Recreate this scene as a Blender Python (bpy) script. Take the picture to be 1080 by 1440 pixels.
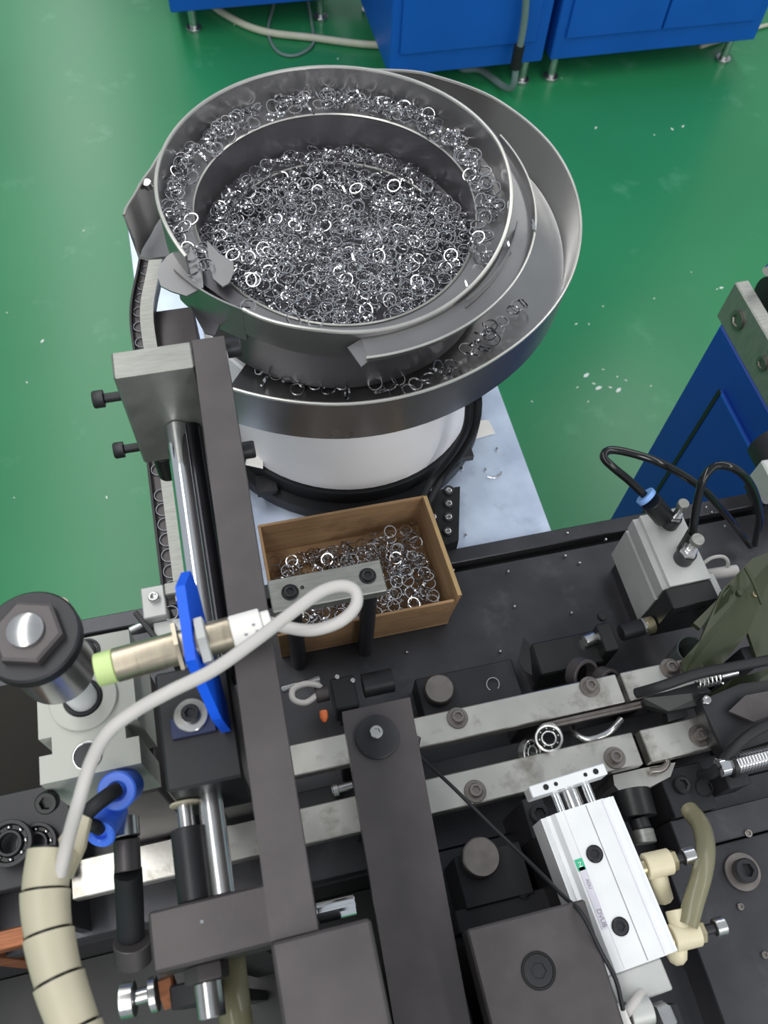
import bpy, bmesh, math, random
from mathutils import Vector, Matrix
random.seed(7)
for o in list(bpy.data.objects): bpy.data.objects.remove(o)
S = bpy.context.scene
C = S.collection
# ------------------------------------------------------------------ camera
MR = Vector((0.97271572, -0.22745738, 0.0456867))      # camera right, up, forward in machine axes
MU = Vector((0.17579353, 0.85113022, 0.49464531))
MF = Vector((0.15139606, 0.47311784, -0.86789328))
CAM = Vector((0, 0, 1.75)); FPX = 1200.0
cd = bpy.data.cameras.new('camera'); cam = bpy.data.objects.new('camera', cd); C.objects.link(cam)
m = Matrix((MR, MU, -MF)).transposed().to_4x4(); m.translation = CAM; cam.matrix_world = m
cd.sensor_fit = 'VERTICAL'; cd.sensor_height = 36; cd.lens = 36*FPX/1440; cd.clip_start = 0.02; cd.clip_end = 100
cd.dof.use_dof = True; cd.dof.focus_distance = 0.80; cd.dof.aperture_fstop = 13
S.camera = cam
# ------------------------------------------------------------------ world, lamps, exposure
S.view_settings.view_transform = 'Standard'; S.view_settings.look = 'None'
S.view_settings.gamma = 1; S.view_settings.use_curve_mapping = False
S.view_settings.exposure = 0.0
w = bpy.data.worlds.new('world'); S.world = w; w.use_nodes = True
w.node_tree.nodes['Background'].inputs[0].default_value = (0.86, 0.93, 1.0, 1)
w.node_tree.nodes['Background'].inputs[1].default_value = 0.50
def area(name, loc, target, sx, sy, power, col=(1, 1, 1)):
    l = bpy.data.lights.new(name, 'AREA'); l.shape = 'RECTANGLE'; l.size = sx; l.size_y = sy; l.energy = power; l.color = col
    o = bpy.data.objects.new(name, l); C.objects.link(o); o.location = loc
    o.rotation_euler = (Vector(target)-Vector(loc)).to_track_quat('-Z', 'Y').to_euler(); return o
area('ceiling_lamp_or_fill', (-0.85, 3.0, 3.3), (-0.85, 3.0, 0), 0.55, 13.0, 150, (1, 0.99, 0.96))
area('ceiling_lamp_or_fill', (2.8, 2.0, 3.3), (2.8, 2.0, 0), 0.55, 13.0, 145, (1, 0.99, 0.96))
area('ceiling_lamp_or_fill', (1.1, -4.2, 3.3), (1.1, -4.2, 0), 0.55, 5.0, 95, (1, 0.99, 0.96))  # added fill row behind the camera, brightens the drum and other camera-facing sides

# ------------------------------------------------------------------ helpers
def P(x, y, z):
    "the machine-space point at height z that the photograph shows at (x, y)"
    d = MR*((x-540)/FPX) - MU*((y-720)/FPX) + MF
    return CAM + d*((z-CAM.z)/d.z)
def lin(c): 
    c /= 255.0
    return c/12.92 if c <= .04045 else ((c+.055)/1.055)**2.4
def mat(name, rgb, metal=0.0, rough=0.5, var=0.12, scale=30, bump=0.0, bscale=None, rvar=0.08, coat=0.0, trans=0.0, stain=None, stretch=None, ior=1.45, alpha=1):
    m = bpy.data.materials.new(name); m.use_nodes = True; nt = m.node_tree; b = nt.nodes['Principled BSDF']
    col = tuple(lin(c) for c in rgb)
    tc = nt.nodes.new('ShaderNodeTexCoord'); src = tc.outputs['Object']
    if stretch:
        mp = nt.nodes.new('ShaderNodeMapping'); mp.inputs['Scale'].default_value = stretch
        nt.links.new(src, mp.inputs[0]); src = mp.outputs[0]
    n = nt.nodes.new('ShaderNodeTexNoise'); n.inputs['Scale'].default_value = scale; n.inputs['Detail'].default_value = 4
    nt.links.new(src, n.inputs['Vector'])
    r = nt.nodes.new('ShaderNodeValToRGB')
    r.color_ramp.elements[0].position = .3; r.color_ramp.elements[1].position = .7
    r.color_ramp.elements[0].color = tuple(c*(1-var) for c in col)+(1,); r.color_ramp.elements[1].color = tuple(min(1, c*(1+var)) for c in col)+(1,)
    nt.links.new(n.outputs['Fac'], r.inputs[0]); out = r.outputs[0]
    if stain:
        n2 = nt.nodes.new('ShaderNodeTexNoise'); n2.inputs['Scale'].default_value = stain[1]; n2.inputs['Detail'].default_value = 6; n2.inputs['Roughness'].default_value = .65
        nt.links.new(tc.outputs['Object'], n2.inputs['Vector'])
        r2 = nt.nodes.new('ShaderNodeValToRGB'); r2.color_ramp.elements[0].position = stain[2]; r2.color_ramp.elements[1].position = stain[2]+.14
        nt.links.new(n2.outputs['Fac'], r2.inputs[0])
        mx = nt.nodes.new('ShaderNodeMix'); mx.data_type = 'RGBA'
        mx.inputs['B'].default_value = tuple(lin(c) for c in stain[0])+(1,)
        ml = nt.nodes.new('ShaderNodeMath'); ml.operation = 'MULTIPLY'; ml.inputs[1].default_value = stain[3] if len(stain) > 3 else .7
        nt.links.new(r2.outputs[0], ml.inputs[0]); nt.links.new(ml.outputs[0], mx.inputs['Factor']); nt.links.new(out, mx.inputs['A']); out = mx.outputs['Result']
    nt.links.new(out, b.inputs['Base Color'])
    mr = nt.nodes.new('ShaderNodeMapRange'); mr.inputs['To Min'].default_value = max(.02, rough-rvar); mr.inputs['To Max'].default_value = min(1, rough+rvar)
    nt.links.new(n.outputs['Fac'], mr.inputs['Value']); nt.links.new(mr.outputs[0], b.inputs['Roughness'])
    b.inputs['Metallic'].default_value = metal; b.inputs['Coat Weight'].default_value = coat; b.inputs['Transmission Weight'].default_value = trans; b.inputs['IOR'].default_value = ior
    if alpha < 1: b.inputs['Alpha'].default_value = alpha
    if bump:
        nb = nt.nodes.new('ShaderNodeTexNoise'); nb.inputs['Scale'].default_value = bscale or scale*6; nb.inputs['Detail'].default_value = 3
        nt.links.new(src, nb.inputs['Vector'])
        bp = nt.nodes.new('ShaderNodeBump'); bp.inputs['Strength'].default_value = bump; bp.inputs['Distance'].default_value = .001
        nt.links.new(nb.outputs['Fac'], bp.inputs['Height']); nt.links.new(bp.outputs[0], b.inputs['Normal'])
    return m
M = dict(
 floor=mat('green_epoxy', (42, 133, 84), 0, .30, .10, 1.3, .15, 60, .06, stain=((112, 178, 140), 5, .60, .35)),
 blue=mat('blue_paint', (20, 92, 190), 0, .38, .06, 6),
 blue_dark=mat('navy_paint', (18, 62, 150), 0, .4, .06, 6),
 oxide=mat('black_oxide', (85, 81, 82), .55, .46, .10, 40, .05, 400),
 oxide_grey=mat('grey_steel', (150, 151, 146), .7, .42, .12, 60, .08, 500, stretch=(1, 6, 1)),
 dark=mat('dark_anodised', (46, 46, 49), .35, .42, .15, 25),
 bed=mat('bed_plate', (70, 70, 74), .6, .36, .2, 18, .05, 300, stain=((96, 96, 100), 22, .58, .5)),
 black=mat('black_plastic', (24, 25, 26), 0, .4, .15, 30),
 gloss=mat('glossy_black_tube', (22, 23, 24), 0, .14, .1, 30),
 rubber=mat('black_rubber', (28, 30, 33), 0, .6, .15, 30),
 rail=mat('oily_steel', (196, 194, 188), .85, .33, .10, 25, .06, 300, stain=((118, 108, 94), 22, .52, .6)),
 steel=mat('bright_steel', (200, 200, 200), .95, .24, .08, 60),
 ring=mat('polished_ring_steel', (208, 208, 211), 1, .11, .05, 300),
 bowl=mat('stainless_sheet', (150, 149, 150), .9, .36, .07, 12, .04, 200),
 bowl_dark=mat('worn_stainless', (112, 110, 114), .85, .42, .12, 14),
 pan=mat('brushed_stainless', (176, 175, 174), .92, .30, .06, 14),
 rim=mat('rim_stainless', (196, 195, 190), .7, .34, .05, 30),
 chrome=mat('hard_chrome', (232, 233, 236), 1, .07, .03, 30, rvar=.02),
 alu=mat('clear_anodised_aluminium', (236, 238, 240), .3, .34, .03, 40),
 alu_left=mat('grey_white_aluminium', (178, 180, 172), .1, .55, .03, 40),
 alu_soft=mat('matt_aluminium', (184, 186, 184), .4, .5, .05, 30),
 plate=mat('galvanised_sheet', (206, 219, 246), .6, .38, .16, 16, .04, 200, stain=((150, 160, 180), 20, .57, .4)),
 white=mat('white_enamel', (244, 243, 245), 0, .35, .03, 10),
 paper=mat('white_paper', (232, 230, 226), 0, .8, .03, 30),
 card=mat('brown_cardboard', (148, 118, 86), 0, .82, .16, 18, .15, 160, stretch=(1, 1, 9), stain=((84, 60, 40), 14, .57, .5)),
 card_edge=mat('cut_cardboard', (164, 138, 98), 0, .85, .1, 40),
 cream=mat('cream_plastic', (178, 172, 150), 0, .48, .06, 30),
 ivory=mat('ivory_fitting', (204, 195, 166), 0, .4, .05, 60),
 cable=mat('pale_grey_cable', (186, 183, 180), 0, .42, .03, 40),
 clear=mat('yellowed_tube', (150, 146, 118), 0, .25, .05, 30, trans=.4),
 blue_fit=mat('blue_fitting', (70, 120, 236), 0, .32, .05, 40),
 blue_br=mat('bright_blue_paint', (14, 92, 232), 0, .4, .05, 20),
 green_tip=mat('pale_green_tip', (196, 218, 146), 0, .35, .04, 40),
 nickel=mat('nickel_brass', (176, 166, 148), .9, .3, .05, 60, stretch=(8, 1, 1)),
 olive=mat('olive_guard', (50, 58, 38), .1, .42, .16, 14),
 brass=mat('brass', (186, 176, 146), .9, .34, .05, 60),
 orange=mat('orange_lens', (216, 112, 62), 0, .4, .05, 60),
 hose=mat('beige_hose', (196, 196, 176), 0, .5, .06, 20),
 hose_grey=mat('grey_hose', (112, 132, 130), 0, .5, .06, 20),
 green_lab=mat('green_sticker', (58, 178, 136), 0, .5, .03, 60),
 lilac=mat('silver_print', (206, 204, 216), .1, .5, .03, 60),
 ink=mat('grey_ink', (138, 136, 146), 0, .6, .03, 60),
 worn=mat('worn_screw_steel', (132, 126, 122), .85, .36, .12, 80),
 fleck=mat('white_fleck', (226, 236, 226), 0, .4, .05, 60),
 copper=mat('copper_brown', (150, 96, 66), .5, .5, .25, 60, stretch=(1, 8, 1)),
)
M['floor'].node_tree.nodes['Principled BSDF'].inputs['Specular IOR Level'].default_value = .52
class MB:
    def __init__(s): s.v = []; s.f = []; s.sm = []
    def add(s, vs, fs, smooth=False):
        k = len(s.v); s.v += [Vector(v) for v in vs]
        for f in fs: s.f.append([i+k for i in f]); s.sm.append(smooth)
        return s
    def obox(s, c, h, R=None, b=.0006):
        c = Vector(c); R = R or Matrix.Identity(3); b = min(b, *[x*.45 for x in h])
        idx = {}; vs = []
        for sx in (-1, 1):
            for sy in (-1, 1):
                for sz in (-1, 1):
                    sg = (sx, sy, sz)
                    for a in range(3):
                        p = Vector([sg[k]*(h[k] if k == a else h[k]-b) for k in range(3)])
                        idx[sg, a] = len(vs); vs.append(c+R@p)
        fs = []
        for a in range(3):
            o1, o2 = [k for k in range(3) if k != a]
            for sg in (-1, 1):
                q = []
                for (i, j) in ((-1, -1), (1, -1), (1, 1), (-1, 1)):
                    t = [0, 0, 0]; t[a] = sg; t[o1] = i; t[o2] = j; q.append(idx[tuple(t), a])
                fs.append(q)
        for a in range(3):       # edges along axis a
            o1, o2 = [k for k in range(3) if k != a]
            for i in (-1, 1):
                for j in (-1, 1):
                    t0 = [0, 0, 0]; t0[a] = -1; t0[o1] = i; t0[o2] = j; t1 = list(t0); t1[a] = 1
                    fs.append([idx[tuple(t0), o1], idx[tuple(t1), o1], idx[tuple(t1), o2], idx[tuple(t0), o2]])
        for sx in (-1, 1):
            for sy in (-1, 1):
                for sz in (-1, 1): fs.append([idx[(sx, sy, sz), a] for a in range(3)])
        return s.add(vs, fs)
    def box(s, x0, x1, y0, y1, z0, z1, b=.0006):
        return s.obox(((x0+x1)/2, (y0+y1)/2, (z0+z1)/2), (abs(x1-x0)/2, abs(y1-y0)/2, abs(z1-z0)/2), None, b)
    def lathe(s, p, axis, prof, n=24, hexi=(), smooth=True):
        "prof: list of (r, h) along axis from p; indices in hexi get a hexagonal section"
        p = Vector(p); ax = Vector(axis).normalized(); u = ax.orthogonal().normalized(); v = ax.cross(u)
        rings = []; vs = []
        for k, (r, h) in enumerate(prof):
            if r <= 1e-7: rings.append([len(vs)]); vs.append(p+ax*h); continue
            row = []
            for i in range(n):
                t = 2*math.pi*i/n; rr = r
                if k in hexi: rr = r/math.cos((t % (math.pi/3))-math.pi/6)
                row.append(len(vs)); vs.append(p+ax*h+(u*math.cos(t)+v*math.sin(t))*rr)
            rings.append(row)
        fs = []
        for a, b in zip(rings, rings[1:]):
            for i in range(n):
                j = (i+1) % n
                if len(a) == 1 and len(b) == 1: continue
                if len(a) == 1: fs.append([a[0], b[i], b[j]])
                elif len(b) == 1: fs.append([a[i], b[0], a[j]])
                else: fs.append([a[i], b[i], b[j], a[j]])
        return s.add(vs, fs, smooth)
    def cyl(s, p0, p1, r, r1=None, n=24, ch=.0005):
        p0 = Vector(p0); p1 = Vector(p1); L = (p1-p0).length; r1 = r if r1 is None else r1; ch = min(ch, r*.4, L*.3)
        return s.lathe(p0, p1-p0, [(0, 0), (r-ch, 0), (r, ch), (r1, L-ch), (r1-ch, L), (0, L)], n)
    def pipe(s, p0, p1, ro, ri, n=28, ch=.0005):
        p0 = Vector(p0); p1 = Vector(p1); L = (p1-p0).length
        return s.lathe(p0, p1-p0, [(ri, 0), (ro-ch, 0), (ro, ch), (ro, L-ch), (ro-ch, L), (ri+ch, L), (ri, L-ch), (ri, 0)], n)
    def sock(s, p, axis, r, h):
        "socket head cap screw standing on p"
        return s.lathe(p, axis, [(0, 0), (r, 0), (r, h*.86), (r*.88, h), (r*.52, h), (r*.46, h*.45), (0, h*.40)], 24, (4, 5))
    def hexa(s, p, axis, r, h, hole=0):
        pr = [(hole, 0), (r, 0), (r, h*.85), (r*.9, h), (hole, h)] if hole else [(0, 0), (r, 0), (r, h*.85), (r*.9, h), (0, h)]
        return s.lathe(p, axis, pr, 24, (1, 2, 3), smooth=False)
    def tube(s, pts, r, n=10, sub=6, caps=True):
        pts = [Vector(p) for p in pts]; path = []
        ext = [pts[0]*2-pts[1]]+pts+[pts[-1]*2-pts[-2]]
        for i in range(1, len(ext)-2):
            a, b, c, d = ext[i-1:i+3]
            for k in range(sub):
                t = k/sub
                path.append(.5*((2*b)+(c-a)*t+(2*a-5*b+4*c-d)*t*t+(-a+3*b-3*c+d)*t**3))
        path.append(pts[-1])
        vs = []; fs = []; u = None
        for i, p in enumerate(path):
            T = (path[min(i+1, len(path)-1)]-path[max(i-1, 0)]).normalized()
            u = T.orthogonal().normalized() if u is None else (u-T*u.dot(T)).normalized()
            v = T.cross(u); rr = r(i/(len(path)-1)) if callable(r) else r
            for k in range(n):
                a = 2*math.pi*k/n; vs.append(p+(u*math.cos(a)+v*math.sin(a))*rr)
        for i in range(len(path)-1):
            for k in range(n): fs.append([i*n+k, i*n+(k+1) % n, (i+1)*n+(k+1) % n, (i+1)*n+k])
        if caps: fs += [list(range(n))[::-1], [(len(path)-1)*n+k for k in range(n)]]
        return s.add(vs, fs, True)
    def prism(s, poly, z0, z1):
        n = len(poly); vs = [(p[0], p[1], z0) for p in poly]+[(p[0], p[1], z1) for p in poly]
        return s.add(vs, [list(range(n))[::-1], list(range(n, 2*n))]+[[i, (i+1) % n, n+(i+1) % n, n+i] for i in range(n)])
    def extr(s, poly, d):
        "3-D polygon pushed along d"
        d = Vector(d); n = len(poly); vs = [Vector(p) for p in poly]+[Vector(p)+d for p in poly]
        return s.add(vs, [list(range(n))[::-1], list(range(n, 2*n))]+[[i, (i+1) % n, n+(i+1) % n, n+i] for i in range(n)])
    def sweep(s, c, thetas, prof, closed=False, smooth=True):
        "prof(theta) -> closed section [(r, z)...] swept about the vertical axis through c"
        vs = []; fs = []; k = 0
        for t in thetas:
            q = prof(t); k = len(q); a = math.radians(t)
            for (r, z) in q: vs.append((c[0]+r*math.cos(a), c[1]+r*math.sin(a), z))
        N = len(thetas)
        for i in range(N if closed else N-1):
            j = (i+1) % N
            for q in range(k): fs.append([i*k+q, i*k+(q+1) % k, j*k+(q+1) % k, j*k+q])
        if not closed: fs += [list(range(k))[::-1], [(N-1)*k+q for q in range(k)]]
        return s.add(vs, fs, smooth)
WL = {}
def mesh_of(mb, name, loc):
    me = bpy.data.meshes.new(name); me.from_pydata([v-loc for v in mb.v], [], mb.f)
    bm = bmesh.new(); bm.from_mesh(me); bmesh.ops.recalc_face_normals(bm, faces=bm.faces); bm.to_mesh(me); bm.free()
    me.polygons.foreach_set('use_smooth', mb.sm)
    if any(mb.sm): me.set_sharp_from_angle(angle=math.radians(38))
    return me
def obj(name, mb, mt, parent=None, loc=None):
    if loc is None:
        if parent is not None: loc = WL[parent.name]
        else:
            xs = [v.x for v in mb.v]; ys = [v.y for v in mb.v]; zs = [v.z for v in mb.v]
            loc = Vector(((min(xs)+max(xs))/2, (min(ys)+max(ys))/2, min(zs)))
    loc = Vector(loc); me = mesh_of(mb, name, loc); me.materials.append(M[mt] if isinstance(mt, str) else mt)
    o = bpy.data.objects.new(name, me); C.objects.link(o)
    if parent is not None: o.parent = parent; o.location = loc-WL[parent.name]
    else: o.location = loc
    WL[o.name] = loc; return o
def tag(o, label, cat, group=None, kind=None):
    o['label'] = label; o['category'] = cat
    if group: o['group'] = group
    if kind: o['kind'] = kind
    return o
def thing(name, label, cat, loc, group=None):
    o = bpy.data.objects.new(name, None); C.objects.link(o); o.location = loc; o.empty_display_size = .02; WL[o.name] = Vector(loc)
    return tag(o, label, cat, group)
def struct(o): o['kind'] = 'structure'; return o
Z = Vector((0, 0, 1)); X = Vector((1, 0, 0)); Y = Vector((0, 1, 0))
def rotz(a): return Matrix.Rotation(math.radians(a), 3, 'Z')
ZT, ZP = .886, .878          # machine bed top, base sheet top
# ------------------------------------------------------------------ floor
g = MB(); g.add([(-8, -4, 0), (8, -4, 0), (8, 9, 0), (-8, 9, 0)], [[0, 1, 2, 3]]); struct(obj('floor', g, 'floor', loc=(0, 0, 0)))

# ------------------------------------------------------------------ blue cabinets at the far side
def cabinet(name, label, x0, x1, y0, depth, zb, zt, doors, legs_at):
    t = thing(name, label, 'cabinet', ((x0+x1)/2, y0+depth/2, 0))
    obj('body', MB().box(x0, x1, y0, y0+depth, zb, zt, .004), 'blue', t)
    for (a, b) in doors:
        d = obj('door', MB().box(a, b, y0-.010, y0-.0005, zb+.075, zt-.05, .003), 'blue', t)
        obj('door_handle', MB().box(b-.06, b-.04, y0-.028, y0-.0105, (zb+zt)/2+.1, (zb+zt)/2+.22, .003), 'black', d)
    for (lx, ly) in legs_at:
        l = obj('leg', MB().cyl((lx, ly, .012), (lx, ly, zb-.0005), .014, n=14), 'steel', t)
        obj('foot', MB().cyl((lx, ly, .0005), (lx, ly, .0115), .026, n=18), 'steel', l)
ya = 2.45; zb = .085
xa0 = P(545, 103, zb).x; xa1 = P(760, 83, zb).x; xb0 = P(771, 81, zb).x; xb1 = P(1055, 48, zb).x
cabinet('blue_cabinet', 'bright blue cabinet behind the bowl feeder with a grey hose hanging at its front', xa0, xa1, ya, .6, zb, 1.80, [(xa0+.03, xa1-.04)], [(xa1-.045, ya+.03), (xa0+.05, ya+.03), (xa1-.05, ya+.5), (xa0+.05, ya+.5)])
xm = P(925, 33, .16).x
cabinet('blue_cabinet', 'blue two-door cabinet at the upper right, standing on thin steel feet', xb0, xb1, ya, .6, zb, 1.80, [(xb0+.035, xm-.004), (xm+.004, xb1-.035)], [(xb0+.03, ya+.03), (xb1-.07, ya+.03), (xb0+.05, ya+.5), (xb1-.05, ya+.5)])
yl = P(250, 18, .085).y; xl0 = P(240, 18, .085).x
cabinet('blue_cabinet', 'blue cabinet at the upper left corner, mostly out of the picture', xl0, xl0+.58, yl, .6, .085, 1.60, [(xl0+.04, xl0+.54)], [(xl0+.07, yl+.04), (xl0+.51, yl+.04), (xl0+.07, yl+.5), (xl0+.51, yl+.5)])
tag(obj('hose', MB().tube([P(*a, .014) for a in ((262, -40), (290, 0), (330, 28), (375, 45), (440, 53), (522, 63), (600, 62), (680, 50))], .012), 'hose'), 'beige hose lying on the floor between the two left blue cabinets', 'hose')
tag(obj('thin_cable', MB().tube([P(*a, .007) for a in ((390, -20), (384, 10), (377, 45), (390, 72), (415, 78), (440, 62), (438, 30), (428, -20))], .005), 'hose_grey'), 'thin grey cable lying in a loop on the floor beside the beige hose', 'cable')
pt = [(P(772, -30, .5).x, ya-.05, .62), (P(762, 5, .4).x, ya-.045, .45), (P(742, 42, .25).x, ya-.045, .27), (P(720, 72, .13).x, ya-.05, .13), (P(700, 92, .03).x, ya-.05, .035), P(676, 99, .012), P(650, 97, .012), P(640, 80, .012)]
t = thing('air_hose', 'grey air hose with a dark joint hanging in front of the blue cabinet', 'hose', (pt[3][0], ya-.05, 0))
obj('hose', MB().tube(pt, .011), 'hose_grey', t)
obj('joint', MB().tube([Vector(pt[2])*.35+Vector(pt[3])*.65, Vector(pt[3])*.75+Vector(pt[4])*.25], .017), 'rubber', t)
tag(obj('floor_cable', MB().tube([P(*a, .008) for a in ((985, 66), (1030, 52), (1062, 40), (1100, 30))], .007), 'hose'), 'pale cable on the floor at the right end of the blue cabinets', 'cable')
fl = [(38, 538), (10, 440), (868, 530), (880, 535), (835, 540), (842, 546), (858, 545), (870, 549), (812, 545), (848, 520), (824, 528), (920, 420), (848, 431), (828, 456), (810, 456), (915, 543), (827, 565), (972, 383), (1008, 407), (1014, 405), (945, 182), (960, 178), (920, 190), (748, 565), (330, 35), (475, 62), (475, 83), (790, 110), (838, 180), (118, 325), (60, 480), (20, 700), (150, 700)]
proto = None
for i, (a, b) in enumerate(fl):
    p = P(a, b, 0)
    if proto is None:
        proto = obj('floor_fleck', MB().prism([(.006, 0), (.002, .005), (-.005, .003), (-.006, -.002), (.001, -.004)], .0003, .0016), 'fleck', loc=(0, 0, 0)); o = proto
    else: o = proto.copy(); C.objects.link(o)
    o.location = p; o.rotation_euler = (0, 0, random.random()*6.3); s = random.choice((.28, .38, .5, .75)) * (1.5 if 800 < a < 900 and 515 < b < 550 else 1); o.scale = (s*1.5, s, 1)
    tag(o, 'tiny white fleck lying on the green floor', 'debris', 'white flecks on the floor')

# ------------------------------------------------------------------ blue machine at the right
xr, yr = .735, .733
t = thing('machine_cabinet', 'dark blue machine cabinet at the right edge, beyond the machine bed', 'cabinet', (xr+.25, yr-.3, 0))
obj('body', MB().box(xr, xr+.55, yr-.62, yr, .06, .80, .003), 'blue_dark', t)
y1 = P(1035, 515, .75).y; 
obj('panel_seam', MB().box(xr-.0072, xr-.0062, yr-.080, yr-.072, .12, .735, .0002), 'black', t)
obj('panel_seam', MB().box(xr-.0072, xr-.0062, yr-.56, yr-.081, .731, .735, .0002), 'blue', t)
obj('side_panel', MB().box(xr-.006, xr-.0005, yr-.56, yr-.075, .12, .735, .002), 'blue_dark', t)
for (lx, ly) in ((xr+.05, yr-.05), (xr+.5, yr-.05), (xr+.05, yr-.57), (xr+.5, yr-.57)): obj('leg', MB().cyl((lx, ly, 0.001), (lx, ly, .0595), .018, n=14), 'steel', t)
t = thing('bracket_plate', 'thick steel bracket plate with bolt holes on top of the dark blue cabinet', 'bracket', (xr+.01, yr-.15, .801))
obj('plate', MB().box(xr+.0, xr+.022, yr-.36, yr+.015, .801, .872, .002), 'oxide_grey', t)
for k, (dy, zz, r) in enumerate(((-.028, .838, .0150), (-.110, .838, .0110), (-.160, .838, .0110), (-.23, .838, .0105))):
    obj('bolt', MB().sock((xr-.0005, yr+dy, zz), -X, r, .003), 'worn', t)
obj('roller', MB().cyl((xr+.04, yr-.02, .86), (xr+.20, yr-.02, .86), .035), 'dark', t)
obj('tube', MB().tube([(xr+.03, yr+.0, .90), (xr+.06, yr+.01, .905), (xr+.10, yr-.03, .90), (xr+.12, yr-.1, .88)], .008), 'steel', t)
t = thing('motor', 'dark round motor housing cut off by the right edge of the picture', 'motor', (P(1090, 655, .9)))
p = P(1108, 648, .95); obj('housing', MB().cyl(p-Y*.05, p+Y*.03, .034), 'dark', t)
p = P(1092, 668, .96); obj('terminal_box', MB().box(p.x-.012, p.x+.03, p.y-.02, p.y+.02, .93, .965, .002), 'alu_soft', t)
obj('stand', MB().box(P(1088, 640, .95).x-.01, P(1088, 640, .95).x+.03, p.y-.01, p.y+.03, .886, .93), 'dark', t)

# ------------------------------------------------------------------ machine bed
yb = P(700, 760, ZT).y; yb2 = P(700, 780, ZT).y; yb3 = P(700, 792, ZT).y
xe = P(1046, 690, ZT).x+.02
t = thing('machine_bed', 'dark steel machine bed carrying the rails and cylinders', 'machine', (.1, .1, 0))
obj('rear_bar', MB().box(-.46, xe, yb2, yb, ZT-.03, ZT, .001), 'bed', t)
WX, WY, ZW = .105, .098, .712
obj('top_plate', MB().box(-.46, xe, WY, yb3, ZT-.03, ZT-.001, .001), 'bed', t)
obj('front_plate', MB().box(WX, xe, -.40, WY-.0003, ZT-.03, ZT-.001, .001), 'bed', t)
obj('well_floor', MB().box(-.45, WX-.0005, -.39, WY-.0005, ZW-.012, ZW-.0005, .001), 'black', t)
obj('well_wall', MB().box(-.46, -.451, -.40, WY-.0005, .70, ZT-.001, .001), 'dark', t)
obj('slot_floor', MB().box(-.46, xe, yb3-.003, yb2+.003, ZT-.05, ZT-.02), 'black', t)
obj('frame', MB().box(-.44, xe-.02, WY, yb-.02, .70, ZT-.051, .002), 'dark', t)
obj('side_frame', MB().box(WX, xe-.02, -.38, WY-.001, .70, ZT-.031, .002), 'dark', t)
for lx in (-.41, xe-.05):
    for ly in (-.34, yb-.06): obj('leg', MB().box(lx-.025, lx+.025, ly-.025, ly+.025, .001, .6995), 'dark', t)
# base sheet under the feeder
xs1 = P(740, 650, ZP).x
t = thing('base_sheet', 'galvanised steel base sheet under the bowl feeder, open to the floor at right', 'sheet metal', (.13, .6, ZP))
obj('sheet', MB().box(-.10, xs1, yb+.001, 1.0, ZP-.006, ZP, .0008), 'plate', t)
for lx in (-.06, xs1-.05):
    for ly in (yb+.05, .95): obj('leg', MB().box(lx-.02, lx+.02, ly-.02, ly+.02, .001, ZP-.0065), 'dark', t)

# ------------------------------------------------------------------ bowl feeder
B = (.130, .641); PC = (.137, .690); DC = (.140, .641)
t = feeder = thing('bowl_feeder', 'stainless vibratory bowl feeder on a white drum, full of small steel rings', 'bowl feeder', (DC[0], DC[1], ZP))
def ss0(x): x = min(1, max(0, x)); return x*x*(3-2*x)
def dip(th): return max(0, math.cos(math.radians(th-278)))
def zr(th): return 1.223-.030*dip(th)**1.3-.0068*ss0((-104-th)/27)          # rim height, lower at the front
def zl(th): return 1.192-.018*dip(th)               # ledge height
obj('base_ring', MB().cyl((*DC, ZP+.0005), (*DC, ZP+.020), .172, n=64).cyl((*DC, ZP+.0205), (*DC, ZP+.042), .160, n=64), 'rubber', t)
obj('drum', MB().cyl((*DC, ZP+.0425), (*DC, 1.088), .156, n=72, ch=.002), 'white', t)
def arc(a, b, n): return [a+(b-a)*i/n for i in range(n+1)]
G0, G1 = -131, 206                                   # the wall runs from front left anticlockwise to left; the gap is the outlet
obj('bowl_wall', MB().sweep(B, arc(G0, G1, 120), lambda a: [(.1612, zl(a)-.012), (.1630, zl(a)-.012), (.1630, zr(a)), (.1612, zr(a))]), 'bowl', t)
def torus_arc(c, th, R, zf, r, n=8):
    return MB().sweep(c, th, lambda a: [((R(a) if callable(R) else R)+r*math.cos(2*math.pi*k/n), zf(a)+r*math.sin(2*math.pi*k/n)) for k in range(n)])
obj('bowl_rim', torus_arc(B, arc(G0, G1, 120), .1622, zr, .0019), 'rim', t)
obj('ledge', MB().sweep(B, arc(-180, 176, 89), lambda a: [(.1345, zl(a)-.003), (.1612, zl(a)-.001), (.1612, zl(a)-.004), (.1345, zl(a)-.005)], closed=True), 'bowl', t)
obj('ledge_lip', MB().sweep(B, arc(-180, 176, 89), lambda a: [(.1345+.0012*math.cos(k), zl(a)-.002+.0012*math.sin(k)) for k in (0, 1.57, 3.14, 4.71)], closed=True), 'rim', t)
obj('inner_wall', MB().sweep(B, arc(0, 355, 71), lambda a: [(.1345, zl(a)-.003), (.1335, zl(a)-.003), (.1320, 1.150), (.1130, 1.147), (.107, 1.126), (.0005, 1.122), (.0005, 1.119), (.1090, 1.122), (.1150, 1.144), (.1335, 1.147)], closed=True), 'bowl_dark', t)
obj('lower_lip', torus_arc(B, arc(15, 165, 50), .1133, lambda a: 1.1478, .0011), 'rim', t)
obj('skirt', MB().sweep(B, arc(0, 357, 119), lambda a: [(.1625, zl(a)-.012), (.1610, zl(a)-.012), (.148, 1.102), (.1495, 1.102)], closed=True), 'bowl_dark', t)
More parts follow.
